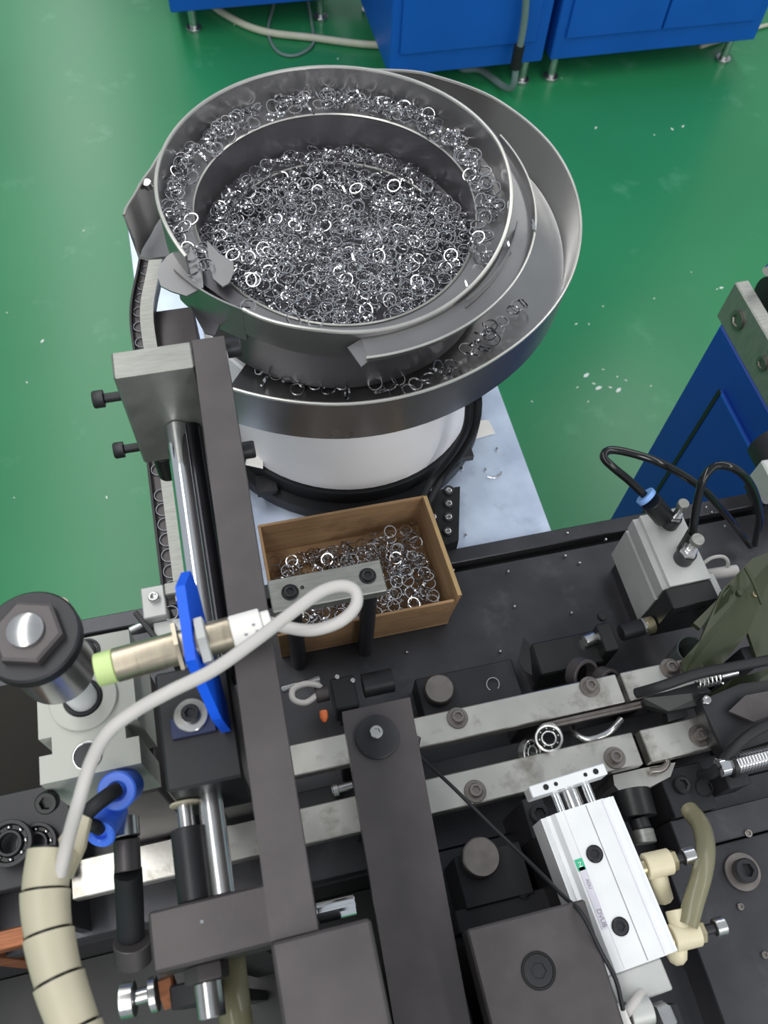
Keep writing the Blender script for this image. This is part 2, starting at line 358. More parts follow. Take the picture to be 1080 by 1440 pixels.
# outer trough that winds round the right and the front
def ztr(a): return 1.196-.009*(18-a)/112
obj('trough', MB().sweep(B, arc(-94, 18, 60), lambda a: [(.1632, ztr(a)), (.1632, ztr(a)-.0015), (.1860, ztr(a)-.0045), (.1890, ztr(a)+.004), (.1875, ztr(a)+.004), (.1850, ztr(a)-.003)]), 'bowl', t)
obj('trough_lip', torus_arc(B, arc(-94, 18, 60), .1883, lambda a: ztr(a)+.004, .0012), 'rim', t)
obj('trough_guide', MB().sweep(B, arc(-60, -22, 20), lambda a: [(.1700, ztr(a)), (.1712, ztr(a)), (.1712, ztr(a)+.009), (.1700, ztr(a)+.009)]), 'bowl', t)
a = math.radians(-94); e = Vector((B[0]+.176*math.cos(a), B[1]+.176*math.sin(a), ztr(-94)))
obj('trough_end', MB().extr([e+Vector((.001, .013, -.001)), e+Vector((.001, -.012, -.001)), e+Vector((-.006, -.017, -.001)), e+Vector((-.013, .006, -.001))], (0, 0, -.0015)), 'bowl', t)
# outlet plates at the left
def tab(px, zz, d=(0, 0, -.0016)): return MB().extr([P(x, y, z) for (x, y), z in zip(px, zz)], d)
obj('outlet_tab', tab([(266, 342), (250, 349), (234, 361), (224, 374), (221, 386), (226, 402), (240, 409), (262, 416), (286, 404), (284, 372)], [1.196]*10), 'bowl', t)
obj('inner_tab', tab([(291, 338), (308, 356), (328, 368), (329, 382), (322, 398), (313, 403), (300, 392), (294, 372)], [1.199]*8), 'bowl', t)
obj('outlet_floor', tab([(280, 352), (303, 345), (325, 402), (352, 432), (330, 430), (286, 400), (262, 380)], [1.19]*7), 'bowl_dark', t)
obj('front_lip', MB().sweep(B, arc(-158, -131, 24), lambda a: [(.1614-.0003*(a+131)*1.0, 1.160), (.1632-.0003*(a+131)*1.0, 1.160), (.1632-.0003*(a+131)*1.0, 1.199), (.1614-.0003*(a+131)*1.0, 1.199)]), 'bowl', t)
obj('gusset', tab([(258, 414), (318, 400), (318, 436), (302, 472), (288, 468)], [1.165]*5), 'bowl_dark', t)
# the wide catch pan
def ss(x): x = min(1, max(0, x)); return x*x*(3-2*x)
PT = [(-131, .254), (-100, .255), (-63, .250), (-30, .252), (10, .256), (32, .253), (52, .243), (68, .227), (80, .217), (106, .199), (132, .197), (154, .194), (165, .200), (174, .209), (181, .214)]
def pr(a):
    for (a0, r0), (a1, r1) in zip(PT, PT[1:]):
        if a <= a1: return r0+(r1-r0)*ss((a-a0)/(a1-a0))*.5+(r1-r0)*.5*max(0, (a-a0)/(a1-a0))
    return PT[-1][1]
P0, P1 = -129, 175
def pz(a): return 1.150
obj('catch_pan', MB().sweep(PC, arc(P0, P1, 120), lambda a: [(.004, 1.100), (pr(a)-.014, 1.093), (pr(a)-.006, 1.0965), (pr(a)-.0018, 1.150), (pr(a), 1.150), (pr(a)-.0035, 1.093), (pr(a)-.012, 1.090), (.004, 1.097)]), 'pan', t)
obj('pan_rim', torus_arc(PC, arc(P0, P1, 120), lambda a: pr(a)-.0008, pz, .0017), 'rim', t)
obj('pan_floor', MB().sweep(PC, arc(175, 231, 16), lambda a: [(.004, 1.100), (.150, 1.096), (.150, 1.093), (.004, 1.097)]), 'pan', t)
pe = Vector((PC[0]+pr(175)*math.cos(math.radians(175)), PC[1]+pr(175)*math.sin(math.radians(175)), 1.15))
obj('pan_end_flap', MB().extr([pe, P(186, 336, 1.135), P(190, 345, 1.095), pe-Vector((-.004, 0, .055))], (.0015, .0012, 0)), 'pan', t)
obj('wire_pin', MB().tube([P(222, 255, 1.15), P(212, 262, 1.14), P(205, 285, 1.12), P(196, 314, 1.10)], .0012, 6).cyl(P(210, 263, 1.142), P(206, 256, 1.15), .0045, n=14), 'steel', t)
for k in range(4):
    a = math.radians(45+90*k); obj('foot', MB().box(DC[0]+.166*math.cos(a)-.012, DC[0]+.166*math.cos(a)+.012, DC[1]+.166*math.sin(a)-.012, DC[1]+.166*math.sin(a)+.012, ZP+.0208, ZP+.030), 'dark', t)

# ------------------------------------------------------------------ small steel rings
def ring_geo(R=.0069, th=.0008, h=.0016, n=26):
    vs = []; fs = []
    for i in range(n):
        a = 2*math.pi*i/n; c, s = math.cos(a), math.sin(a); wv = 0
        for r, z in ((R-th, -h/2+wv), (R, -h/2), (R, h/2), (R-th, h/2+wv)): vs.append((r*c, r*s, z))
    for i in range(n):
        j = (i+1) % n
        for q in range(4): fs.append((i*4+q, i*4+(q+1) % 4, j*4+(q+1) % 4, j*4+q))
    return vs, fs
rv, rf = ring_geo(); rme = bpy.data.meshes.new('steel_ring'); rme.from_pydata(rv, [], rf); rme.materials.append(M['ring'])
bm = bmesh.new(); bm.from_mesh(rme); bmesh.ops.recalc_face_normals(bm, faces=bm.faces); bm.to_mesh(rme); bm.free()
rme.polygons.foreach_set('use_smooth', [True]*len(rf)); rme.set_sharp_from_angle(angle=math.radians(40))
NR = [0]
def ring(p, R, label, group):
    o = bpy.data.objects.new('steel_ring', rme); C.objects.link(o)
    mm = R.to_4x4(); mm.translation = Vector(p); o.matrix_world = mm; tag(o, label, 'ring', group); NR[0] += 1; return o
def tilt(sd=30, up=Z):
    ax = Vector((random.gauss(0, 1), random.gauss(0, 1), 0)).normalized()
    return Matrix.Rotation(math.radians(random.gauss(0, sd)), 3, ax) @ Matrix.Rotation(random.random()*6.28, 3, 'Z')
sv, sf = ring_geo(n=18)
def ring_stuff(name, label, plist):
    vs = []; fs = []
    for (p, R) in plist:
        k = len(vs); p = Vector(p)
        vs += [tuple(R @ Vector(v)+p) for v in sv]; fs += [tuple(i+k for i in f) for f in sf]
    c = Vector((sum(q[0][0] for q in plist)/len(plist), sum(q[0][1] for q in plist)/len(plist), min(q[0][2] for q in plist)))
    me = bpy.data.meshes.new(name); me.from_pydata([(v[0]-c.x, v[1]-c.y, v[2]-c.z) for v in vs], [], fs); me.materials.append(M['ring'])
    me.polygons.foreach_set('use_smooth', [True]*len(fs)); me.set_sharp_from_angle(angle=math.radians(40))
    o = bpy.data.objects.new(name, me); C.objects.link(o); o.location = c; tag(o, label, 'rings', None, 'stuff')
# heap in the bowl
def heap(x, y):
    r = math.hypot(x-B[0], y-B[1])/.122
    return 1.151+.014*ss0((B[1]+.075-y)/.12)+.007*(1-r*r)-.004*math.sin(30*x)*math.sin(26*y)
low = []; tops = []
def disc(R): 
    r = R*math.sqrt(random.random()); a = random.random()*6.2832; return B[0]+r*math.cos(a), B[1]+r*math.sin(a)
for k in range(1250):
    x, y = disc(.1300); d = random.random()*.016; low.append(((x, y, heap(x, y)-.003-d), tilt(38)))
tries = 0
while len(tops) < 128 and tries < 9000:
    tries += 1; x, y = disc(.1275)
    if all((x-q[0])**2+(y-q[1])**2 > .0112**2 for q in tops): tops.append((x, y))
for (x, y) in tops: ring((x, y, heap(x, y)+.0015+random.random()*.002), tilt(16 if random.random() < .8 else 60), 'small bright steel ring lying on top of the heap in the bowl', 'rings on the heap in the bowl')
# ledge of the bowl
led = []
for k in range(250):
    a = random.uniform(-12, 205) if random.random() < .93 else random.uniform(-40, -12)
    cl = .5+.5*math.sin(math.radians(a*7+40)); r = .1605-random.random()**1.4*.022
    led.append((a, r, zl(a)+.003+random.random()*.006*(1-cl*.3)))
led.sort(key=lambda q: -q[2])
for i, (a, r, z) in enumerate(led):
    p = (B[0]+(r-.004)*math.cos(math.radians(a)), B[1]+(r-.004)*math.sin(math.radians(a)), z)
    if i < 48: ring(p, tilt(45), 'small steel ring resting on the upper ledge inside the bowl rim', 'rings on the bowl ledge')
    else: low.append((p, tilt(50)))
# rings on the lower ledge at the back
for k in range(60):
    a = random.uniform(20, 160); r = random.uniform(.114, .1245); low.append(((B[0]+r*math.cos(math.radians(a)), B[1]+r*math.sin(math.radians(a)), 1.152+random.random()*.006), tilt(60)))
ring_stuff('ring_heap', 'dense heap of small steel rings filling the feeder bowl', low)
# outlet, trough and front lip
for (x, y, z, l) in ((273, 380, 1.198, 'steel ring lying in the notch of the bowl outlet'), (289, 372, 1.202, 'steel ring just above the outlet notch, beside the inner tab'), (349, 430, 1.199, 'steel ring leaning on the front left corner of the bowl rim'), (413, 450, 1.190, 'left of two steel rings hooked on the front bowl rim'), (444, 452, 1.190, 'right of two steel rings hooked on the front bowl rim')):
    ring(P(x, y, z), tilt(30), l, None)
for (x, y, z, l) in ((750, 318, 1.199, 'steel ring standing at the right lip of the outer trough'), (657, 402, 1.186, 'steel ring stuck in the middle of the outer trough'), (716, 345, 1.196, 'steel ring in the trough at the right, beside the bowl rim')):
    ring(P(x, y, z), Matrix.Rotation(1.2, 3, 'Y') @ tilt(10), l, None)
# rings in the catch pan
pp = [(366, 518), (372, 535), (388, 525), (405, 533), (418, 547), (425, 535), (443, 540), (458, 531), (462, 548), (480, 540), (488, 552), (528, 540), (535, 550), (548, 540), (556, 549), (560, 533), (584, 540), (600, 530), (612, 520), (616, 516), (634, 512), (640, 525), (628, 522), (655, 490), (668, 482), (680, 490), (688, 470), (690, 458), (700, 462), (676, 470), (706, 452), (694, 478), (664, 498), (728, 430), (722, 436), (736, 426), (575, 548), (600, 545), (465, 536), (683, 462)]
for (x, y) in pp: ring(P(x, y, 1.104), tilt(25 if random.random() < .6 else 75), 'small steel ring lying in the wide catch pan', 'rings in the catch pan')

# ------------------------------------------------------------------ feeder track at the left
zt = 1.05
tp = [P(*q) for q in ((262, 268, 1.09), (238, 296, 1.08), (219, 335, 1.068), (208, 382, 1.058), (206, 440, 1.05), (209, 520, 1.05), (221, 640, 1.05), (243, 846, 1.05))]
xc = sum(p.x for p in tp[4:])/4
for k in range(4, 8): tp[k].x = xc
def resample(pts, n=60):
    e = [pts[0]*2-pts[1]]+pts+[pts[-1]*2-pts[-2]]; o = []
    for i in range(1, len(e)-2):
        a, b, c, d = e[i-1:i+3]
        for k in range(10):
            u = k/10; o.append(.5*((2*b)+(c-a)*u+(2*a-5*b+4*c-d)*u*u+(-a+3*b-3*c+d)*u**3))
    return o+[pts[-1]]
tr = resample(tp)
def strip(path, sec):
    "section [(side, up)...] carried along a path; side points to the right of travel towards the camera"
    g = MB(); vs = []; fs = []; k = len(sec)
    for i, p in enumerate(path):
        T = (path[min(i+1, len(path)-1)]-path[max(0, i-1)]); T.z = 0; T.normalize(); Nn = Vector((-T.y, T.x, 0))
        for (s_, u_) in sec: vs.append(p+Nn*s_+Z*u_)
    for i in range(len(path)-1):
        for q in range(k): fs.append([i*k+q, i*k+(q+1) % k, (i+1)*k+(q+1) % k, (i+1)*k+q])
    fs += [list(range(k))[::-1], [(len(path)-1)*k+q for q in range(k)]]
    return g.add(vs, fs, False)
t = thing('feed_track', 'narrow grey feed track carrying a row of rings down the left side', 'track', (xc, .5, ZP))
obj('track_base', strip(tr, [(-.0125, -.016), (.0125, -.016), (.0125, -.006), (-.0125, -.006)]), 'oxide', t)
obj('cover_plate', strip(tr, [(-.0015, 0), (.0125, 0), (.0125, -.0055), (-.0015, -.0055)]), 'oxide_grey', t)
obj('side_wall', strip(tr, [(-.0125, .001), (-.0103, .001), (-.0103, -.0055), (-.0125, -.0055)]), 'dark', t)
obj('linear_vibrator', MB().box(xc-.006, xc+.055, .56, .69, ZP+.03, zt-.0165, .002), 'oxide', t)
obj('vibrator_foot', MB().box(xc-.01, xc+.06, .55, .70, ZP+.0005, ZP+.0295, .002), 'dark', t)
for yy in (.40, .52): obj('post', MB().cyl((xc+.004, yy, ZP+.0005), (xc+.004, yy, zt-.0165), .006), 'dark', t)
L = 0; acc = 0; last = tr[0]; nn = 0
for i, p in enumerate(tr):
    acc += (p-last).length
    if acc >= .0155 and i < len(tr)-1:
        acc = 0; T = (tr[i+1]-tr[i-1]); T.z = 0; T.normalize(); Nn = Vector((-T.y, T.x, 0))
        ring(p-Nn*.0030-Z*.0047, Matrix.Rotation(.02, 3, 'X'), 'small steel ring half covered in the slot of the feed track', 'rings in the feed track'); nn += 1
    last = p
# clamp at the end of the track
e0 = P(228, 855, 1.05)
t = thing('track_stop', 'small grey steel clamp with a socket screw at the end of the feed track', 'clamp', (e0.x, e0.y, ZT))
a = P(199, 840, 1.05); b = P(262, 838, 1.05)
obj('block', MB().box(a.x, a.x+.020, a.y-.022, a.y+.008, 1.03, 1.052, .001), 'alu_soft', t)
obj('arm', MB().box(a.x+.0205, b.x+.004, a.y-.004, a.y+.008, 1.043, 1.0535, .001), 'oxide_grey', t)
obj('lower_jaw', MB().box(a.x+.006, b.x, a.y-.040, a.y-.0225, 1.025, 1.042, .001), 'alu_soft', t)
obj('screw', MB().sock(P(217, 842, 1.052), Z, .0048, .006), 'steel', t)
obj('lever', MB().obox(P(205, 880, 1.045), (.0022, .016, .003), rotz(28)), 'dark', t)
obj('thumb_screw', MB().cyl(P(183, 888, 1.04), P(204, 878, 1.04), .004), 'steel', t)
obj('post', MB().box(a.x+.004, a.x+.018, a.y-.02, a.y+.006, ZT, 1.0295), 'dark', t)
ring(P(240, 862, 1.046), Matrix.Identity(3), 'single steel ring waiting at the end clamp of the feed track', None)

# ------------------------------------------------------------------ perforated bracket, cables and scraps on the base sheet
q = [P(596, 690, .905), P(646, 676, .905), P(644, 757, .905), P(606, 772, .905)]
t = thing('perforated_bracket', 'black perforated bracket with screws in its holes beside the cardboard box', 'bracket', (q[0].x+.02, q[2].y+.03, ZP))
obj('plate', MB().prism([tuple(v[:2]) for v in (P(597, 692, .905), P(647, 684, .905), P(645, 760, .905), P(604, 774, .905))], ZP+.0005, .905), 'black', t)
for (x, y) in ((609, 690), (631, 690), (631, 708), (609, 727), (631, 727), (611, 747), (630, 747)):
    p = P(x, y, .9052); h = obj('hole_sleeve', MB().pipe(p, p+Z*.0022, .0062, .0040, 18), 'dark', t); obj('screw', MB().sock(p+Z*.0001, Z, .0036, .0015), 'steel', h)
for k, (d, lab) in enumerate(((0, 'outer'), (12, 'inner'))):
    tag(obj('black_cable', MB().tube([P(672-d, 560, 1.07), P(668-d, 600, 1.03), P(650-d, 635, .97), P(622-d, 672, .925), P(604-d, 705, .915), P(598-d, 725, .89)], .0042), 'rubber'), f'{lab} black cable running down the right side of the white drum', 'cable')
p = P(676, 612, ZP); tag(obj('paper_scrap', MB().extr([p+Vector((-.016, -.006, .001)), p+Vector((.018, -.002, .001)), p+Vector((.014, .016, .006)), p+Vector((-.010, .016, .009))], (0, 0, .0012)), 'paper'), 'folded white paper scrap on the base sheet beside the drum', 'paper')
p = P(352, 652, .93); tag(obj('tape_scrap', MB().extr([p+Vector((-.006, .0, .0)), p+Vector((.012, -.006, -.004)), p+Vector((.014, .004, .004)), p+Vector((.0, .012, .012))], (.001, -.002, .0015)), 'paper'), 'torn white tape at the left foot of the drum', 'tape')
p = P(696, 667, ZP+.001); tag(obj('ring_fragment', MB().tube([p+Vector((-.010, -.002, .001)), p+Vector((-.004, -.005, .001)), p+Vector((.004, -.004, .001)), p+Vector((.008, .001, .002))], .0012, 6), 'steel'), 'bent steel ring fragment lying on the base sheet', 'fragment')
# little screws scattered about
nuts = [(699, 632), (683, 661), (650, 660), (655, 753), (714, 805), (637, 803), (723, 854), (637, 826), (797, 751), (794, 783), (814, 793), (851, 760), (803, 863), (703, 917), (572, 918), (1000, 722), (1018, 741), (992, 715)]
pm = None
for (x, y) in nuts:
    z = ZP if y < 760 and x < 760 and (x, y) not in ((655, 753),) else ZT-.001
    z = ZP if (x, y) == (655, 753) else z
    p = P(x, y, z)
    if pm is None: pm = obj('loose_ball', MB().lathe((0, 0, 0), Z, [(0, 0), (.0012, .0002), (.0019, .0012), (.0019, .0022), (.0012, .0034), (0, .0037)], 12), 'steel', loc=(0, 0, 0)); o = pm
    else: o = pm.copy(); C.objects.link(o)
    o.location = p; tag(o, 'tiny steel ball lying loose on the machine surface', 'ball', 'loose steel balls')

# ------------------------------------------------------------------ cardboard box of rings
bx0, bx1, by0, by1, bz0, bz1 = .004, .187, .320, .447, ZT+.001, .952
t = thing('cardboard_box', 'open brown cardboard box of rings standing in front of the drum', 'box', ((bx0+bx1)/2, (by0+by1)/2, bz0))
obj('bottom', MB().box(bx0, bx1, by0, by1, bz0, bz0+.003), 'card', t)
obj('back_wall', MB().box(bx0, bx1, by1-.003, by1, bz0+.0032, bz1, .0008), 'card', t)
obj('front_wall', MB().box(bx0, bx1, by0, by0+.003, bz0+.0032, bz1-.004, .0008), 'card', t)
obj('left_wall', MB().box(bx0, bx0+.003, by0+.0032, by1-.0032, bz0+.0032, bz1, .0008), 'card', t)
rw = obj('right_wall', MB().extr([(bx1-.003, by0+.0032, bz0+.0032), (bx1-.003, by1-.0032, bz0+.0032), (bx1-.002, by1-.0032, bz1+.002), (bx1+.004, by0+.0032, bz1)], (.004, 0, 0)), 'card', t)
obj('cut_edge', MB().extr([(bx1-.0022, by1-.0032, bz1+.0022), (bx1+.0020, by1-.0032, bz1+.0022), (bx1+.0082, by0+.0032, bz1+.0002), (bx1+.0038, by0+.0032, bz1+.0002)], (0, 0, .0012)), 'card_edge', t)
def bheap(x, y): return bz0+.012+.016*ss((x-.05)/.10)+.010*(1-abs((y-.37)/.07))
bl = []
for k in range(330):
    x = random.uniform(bx0+.011, bx1-.013); y = random.uniform(by0+.012, by1-.018)
    bl.append(((x, y, bheap(x, y)-random.random()*.010), tilt(40)))
ring_stuff('boxed_ring_heap', 'loose layer of small steel rings covering the bottom of the cardboard box', bl)
tb = []; tries = 0
while len(tb) < 46 and tries < 4000:
    tries += 1; x = random.uniform(bx0+.012, bx1-.013); y = random.uniform(by0+.012, by1-.018)
    if all((x-q[0])**2+(y-q[1])**2 > .012**2 for q in tb): tb.append((x, y))
for (x, y) in tb: ring((x, y, bheap(x, y)+.003), tilt(30), 'small steel ring on top of the rings in the cardboard box', 'rings on top in the cardboard box')

# ------------------------------------------------------------------ grey bridge plate on two posts
zc = 1.05; a = P(375, 815, zc); b = P(545, 830, zc)
t = thing('bridge_plate', 'grey steel bridge plate on two round posts in front of the cardboard box', 'bracket', ((a.x+b.x)/2, .32, ZT))
obj('plate', MB().box(a.x, b.x, b.y, a.y-.001, zc-.012, zc, .001), 'oxide_grey', t)
for (x, y) in ((408, 833), (517, 810)):
    p = P(x, y, zc); obj('screw', MB().pipe(p+Z*.0003, p+Z*.0012, .0078, .0060, 24).sock(p+Z*.0003, Z, .0056, .003), 'dark', t)
    obj('post', MB().cyl((p.x, b.y+.0085, ZT), (p.x, b.y+.0085, zc-.0125), .0080), 'dark', t)
p = P(425, 826, zc+.0003); obj('pin_hole', MB().pipe(p, p+Z*.0005, .0016, .0006, 10), 'black', t)

# ------------------------------------------------------------------ rails
RZ = .97
def rail(name, label, pa, pb, pc, cut_l, cut_r, screws, z0=RZ-.016, foot=True):
    y1 = P(*pa, RZ).y; y0 = P(*pb, RZ).y
    t = thing(name, label, 'rail', ((cut_l+cut_r)/2, (y0+y1)/2, ZT))
    obj('bar', MB().box(cut_l, cut_r, y0, y1, z0, RZ, .001), 'rail', t)
    for (x, y) in screws:
        p = P(x, y, RZ)
        wsh = obj('washer', MB().pipe(p+Z*.0001, p+Z*.0018, .0100, .0045, 28), 'worn', t)
        obj('screw', MB().sock(p+Z*.0019, Z, .0062, .006), 'worn', wsh)
    k = max(2, int((cut_r-cut_l)/.14))
    for i in range(k):
        xx = cut_l+(cut_r-cut_l)*(i+.5)/k; obj('riser', MB().box(xx-.012, xx+.012, y0+.004, y1-.004, ZT-.0005, z0-.0005, .001), 'dark', t)
    return y0, y1
xg = P(868, 978, RZ).x; xf_ = P(905, 1080, RZ).x
ry0, ry1 = rail('guide_rail', 'long rear oily steel guide rail under the two dark arm plates', (580, 1010), (585, 1053), None, -.034, P(872, 965, RZ).x, [(643, 1010), (829, 966)])
rail('guide_rail', 'short rear guide rail block right of the joint', (580, 1010), (585, 1053), None, P(879, 965, RZ).x, P(985, 935, RZ).x+.0, [(942, 940)])
fy0, fy1 = rail('guide_rail', 'long front oily steel guide rail beside the small ball bearing', (590, 1098), (600, 1147), None, -.20, P(897, 1052, RZ).x, [(668, 1113), (864, 1066)])
rail('guide_rail', 'short stained front guide rail block right of the joint', (590, 1098), (600, 1147), None, P(908, 1050, RZ).x, P(1010, 1020, RZ).x, [(983, 1035)])
y_ = (ry0, fy1)
tag(obj('guide_strip', MB().box(P(775, 1030, RZ).x, P(945, 975, RZ).x, ry0-.0075, ry0-.0012, RZ-.012, RZ-.004, .0006).box(P(775, 1030, RZ).x, P(945, 975, RZ).x, ry0-.0045, ry0-.0035, RZ-.0039, RZ-.0015, .0003), 'worn'), 'thin bright guide strip along the front edge of the rear rail', 'strip')
tag(obj('channel_floor', MB().box(-.22, P(945, 975, RZ).x, fy1+.0012, ry0-.0085, RZ-.045, RZ-.030, .0006), 'dark'), 'dark channel floor between the two guide rails', 'plate')
# ball bearing sitting in the channel
def bearing(name, label, c, ax, R, wd, group=None, mt='steel'):
    t = thing(name, label, 'bearing', Vector(c)-Vector((0, 0, R)), group); c = Vector(c); ax = Vector(ax).normalized()
    obj('outer_race', MB().pipe(c-ax*wd/2, c+ax*wd/2, R, R*.80, 32), mt, t)
    obj('inner_race', MB().pipe(c-ax*wd/2, c+ax*wd/2, R*.56, R*.42, 28), mt, t)
    u = ax.orthogonal().normalized(); v = ax.cross(u)
    for k in range(8):
        p = c+(u*math.cos(k*math.pi/4)+v*math.sin(k*math.pi/4))*R*.68; r = R*.115
        obj('ball', MB().lathe(p-ax*r, ax, [(0, 0), (r*.5, r*.134), (r*.87, r*.5), (r, r), (r*.87, r*1.5), (r*.5, r*1.866), (0, 2*r)], 12), 'steel', t)
    obj('shield', MB().pipe(c-ax*wd*.2, c-ax*wd*.12, R*.79, R*.57, 28), 'black', t)
cb = P(772, 1037, .978)
bearing('ball_bearing', 'small open ball bearing standing between the two guide rails', cb, (CAM-cb).normalized()+Vector((-.1, -.25, 0)), .0128, .008)
c2 = P(745, 1058, .962); bearing('ball_bearing', 'dull ball bearing half hidden behind the small one, between the rails', c2, Vector((.5, -.35, .75)), .0120, .008)
p = P(833, 1032, .955)
tag(obj('curved_guide', MB().tube([p+Vector((-.012, .012, -.012)), p+Vector((-.016, .002, .002)), p+Vector((-.008, -.006, .008)), p+Vector((.012, -.004, .010)), p+Vector((.030, .006, .004))], .0035, 10), 'steel'), 'short curved steel guide between the rails, right of the ball bearing', 'guide')
for (x, y, z, r, l) in ((817, 948, .945, .0165, 'left'), (850, 957, .945, .0135, 'right')):
    p = P(x, y, z); tag(obj('hose_ring', MB().pipe(p-Vector((.002, -.003, .004)), p+Vector((.003, -.005, .006)), r, r-.0035, 30), 'oxide'), f'{l} of two dark round rings behind the rear guide rail', 'ring')

# ------------------------------------------------------------------ round guide posts
def gpost(label, px, z, r, base, ztop):
    p = P(*px, z); t = thing('guide_post', label, 'post', (p.x, p.y, ZT))
    obj('post', MB().cyl((p.x, p.y, ztop), (p.x, p.y, z), r, n=32, ch=.0012), 'worn', t)
    a = P(*base[0], ztop); b = P(*base[1], ztop)
    obj('base', MB().box(min(a.x, b.x), max(a.x, b.x), min(a.y, b.y), max(a.y, b.y), ZT-.0005, ztop-.0005, .001), 'dark', t)
gpost('round steel guide post behind the rear rail, right of the dark sensor', (618, 968), .935, .0148, ((583, 955), (738, 985)), .922)
gpost('round steel guide post between the dark arm plate and the white cylinder', (677, 1205), .985, .0162, ((638, 1205), (752, 1255)), .965)
p = P(693, 962, .9225); ring(p, Matrix.Rotation(.35, 3, 'X'), 'single steel ring lying in front of the rear rail near the guide post', None)

# ------------------------------------------------------------------ dark sensor with a looped lead behind the arm plate
p = P(486, 972, .965); t = thing('lever_sensor', 'black sensor block with a short barrel and orange lamp above the rear rail', 'sensor', (p.x, p.y, ZT))
a = P(463, 955, .965); b = P(508, 1000, .965)
obj('block', MB().box(a.x, b.x, b.y+.006, a.y, .925, .965, .0015), 'black', t)
obj('stem', MB().box(a.x+.006, b.x-.006, b.y+.012, a.y-.006, ZT-.0005, .9245), 'dark', t)
c = P(510, 965, .952); d = P(552, 955, .952); d.y = c.y; obj('barrel', MB().cyl(c, d, .0115), 'dark', t)
obj('cable_gland', MB().cyl(P(444, 978, .955), P(462, 974, .955), .0075), 'oxide', t)
obj('looped_lead', MB().tube([P(449, 975, .957), P(430, 988, .962), P(413, 984, .965), P(412, 970, .966), P(428, 962, .966), P(445, 963, .962), P(452, 968, .955)], .0030), 'cable', t)
obj('lamp', MB().lathe(P(455, 1000, .955), P(456, 1012, .955)-P(455, 1000, .955), [(0, 0), (.004, .0), (.004, .006), (.002, .010), (0, .011)], 14), 'orange', t)
for (x, y) in ((474, 952), (496, 957)): obj('screw', MB().sock(P(x, y, .9652), Z, .0022, .0015), 'steel', t)
tag(obj('shaft', MB().cyl(P(396, 970, .958), P(450, 955, .958), .0035), 'steel'), 'thin steel shaft left of the black sensor block', 'shaft')

# ------------------------------------------------------------------ arm, rear block and slide unit on the left
ZA = 1.30
A0 = P(270, 480, ZA); A1 = P(320, 500, ZA); A2 = P(443, 1300, ZA); A3 = P(384, 1345, ZA)
yq = .402
t = thing('long_arm', 'long dark arm plate running from the end block to the foreground block', 'arm', ((A0.x+A2.x)/2, .2, 1.24))
obj('plate', MB().prism([(A0.x, yq), (A1.x, yq), (A2.x+.001, .030), (A3.x, .030)], 1.240, ZA), 'oxide', t)
for (x, y, z) in ((322, 490, 1.285), (354, 632, 1.20)):
    p = P(x, y, z); p.x = A1.x+.0004 if z > 1.24 else P(340, 632, z).x; obj('screw', MB().sock(p, X, .0068, .010), 'dark', t)
b0 = P(155, 493, ZA); b1 = P(270, 474, ZA); b2 = P(160, 531, ZA)
t = thing('end_block', 'thick dark end block clamping the chrome rod beside the catch pan', 'block', ((b0.x+b1.x)/2, .39, 1.195))
obj('block', MB().box(b0.x, A0.x-.0006, b2.y, yq, 1.196, ZA, .0015), 'oxide_grey', t)
for (x, y, z) in ((168, 551, 1.268), (206, 634, 1.205)):
    p = P(x, y, z); p.x = b0.x-.0004; p.y = (b2.y+yq)/2-.001
    sh = obj('bolt_shank', MB().cyl(p-X*.012, p, .0034), 'dark', t); obj('bolt_head', MB().sock(p-X*.0121, -X, .0062, .0075), 'dark', sh)
obj('clamp_tail', MB().box(A0.x-.028, A0.x-.006, b2.y+.002, yq-.002, 1.160, 1.1955, .001), 'dark', t)
obj('stop_cap', MB().cyl((b0.x+.014, b2.y+.008, 1.166), (b0.x+.014, b2.y+.008, 1.1955), .008), 'black', t)
# slide unit
zs = 1.262; s0 = P(213, 945, zs); s1 = P(345, 1085, zs)
t = thing('slide_unit', 'dark slide body with chrome guide rods under the blue sensor bracket', 'slide', ((s0.x+s1.x)/2, (s0.y+s1.y)/2, ZT))
sx0, sx1, sy0, sy1 = P(222, 1000, zs).x, P(338, 1060, zs).x, P(280, 1105, zs).y, P(280, 935, zs).y
sx1 = min(sx1, A3.x-.002)
obj('body', MB().box(sx0, sx1, sy0, sy1, 1.19, zs, .0015), 'dark', t)
obj('pedestal', MB().box(sx0+.006, sx1-.006, fy1+.004, sy1-.004, ZT-.0005, 1.1895, .001), 'dark', t)
zrod = 1.236
ra = P(243, 560, zrod); rb = P(283, 850, zrod); rx = (ra.x+rb.x)/2
obj('guide_rod', MB().cyl((rx, sy1-.004, zrod), (rx, b2.y-.0005, zrod), .0082, n=32), 'chrome', t)
rx2 = P(283, 700, zrod-.004).x
obj('guide_rod', MB().cyl((rx2, sy1-.004, zrod-.004), (rx2, b2.y-.0005, zrod-.004), .0080, n=32), mat('black_chrome', (40, 40, 44), .8, .16, .05, 30), t)
zf = 1.232
fx = P(303, 1180, zf).x; f_end = P(303, 1262, zf).y
obj('front_rod', MB().cyl((fx, f_end, zf), (fx, sy0+.002, zf), .0072, n=28), 'steel', t)
sxm = P(268, 1200, zf).x
obj('shock_absorber', MB().cyl((sxm, f_end, zf), (sxm, P(268, 1165, zf).y, zf), .0098, n=24), 'dark', t)
obj('absorber_rod', MB().cyl((sxm, P(266, 1166, zf).y, zf), (sxm, P(264, 1130, zf).y, zf), .0048), 'steel', t)
obj('absorber_cap', MB().cyl((sxm, P(264, 1131, zf).y, zf), (sxm, sy0-.0005, zf), .0088), 'cream', t)
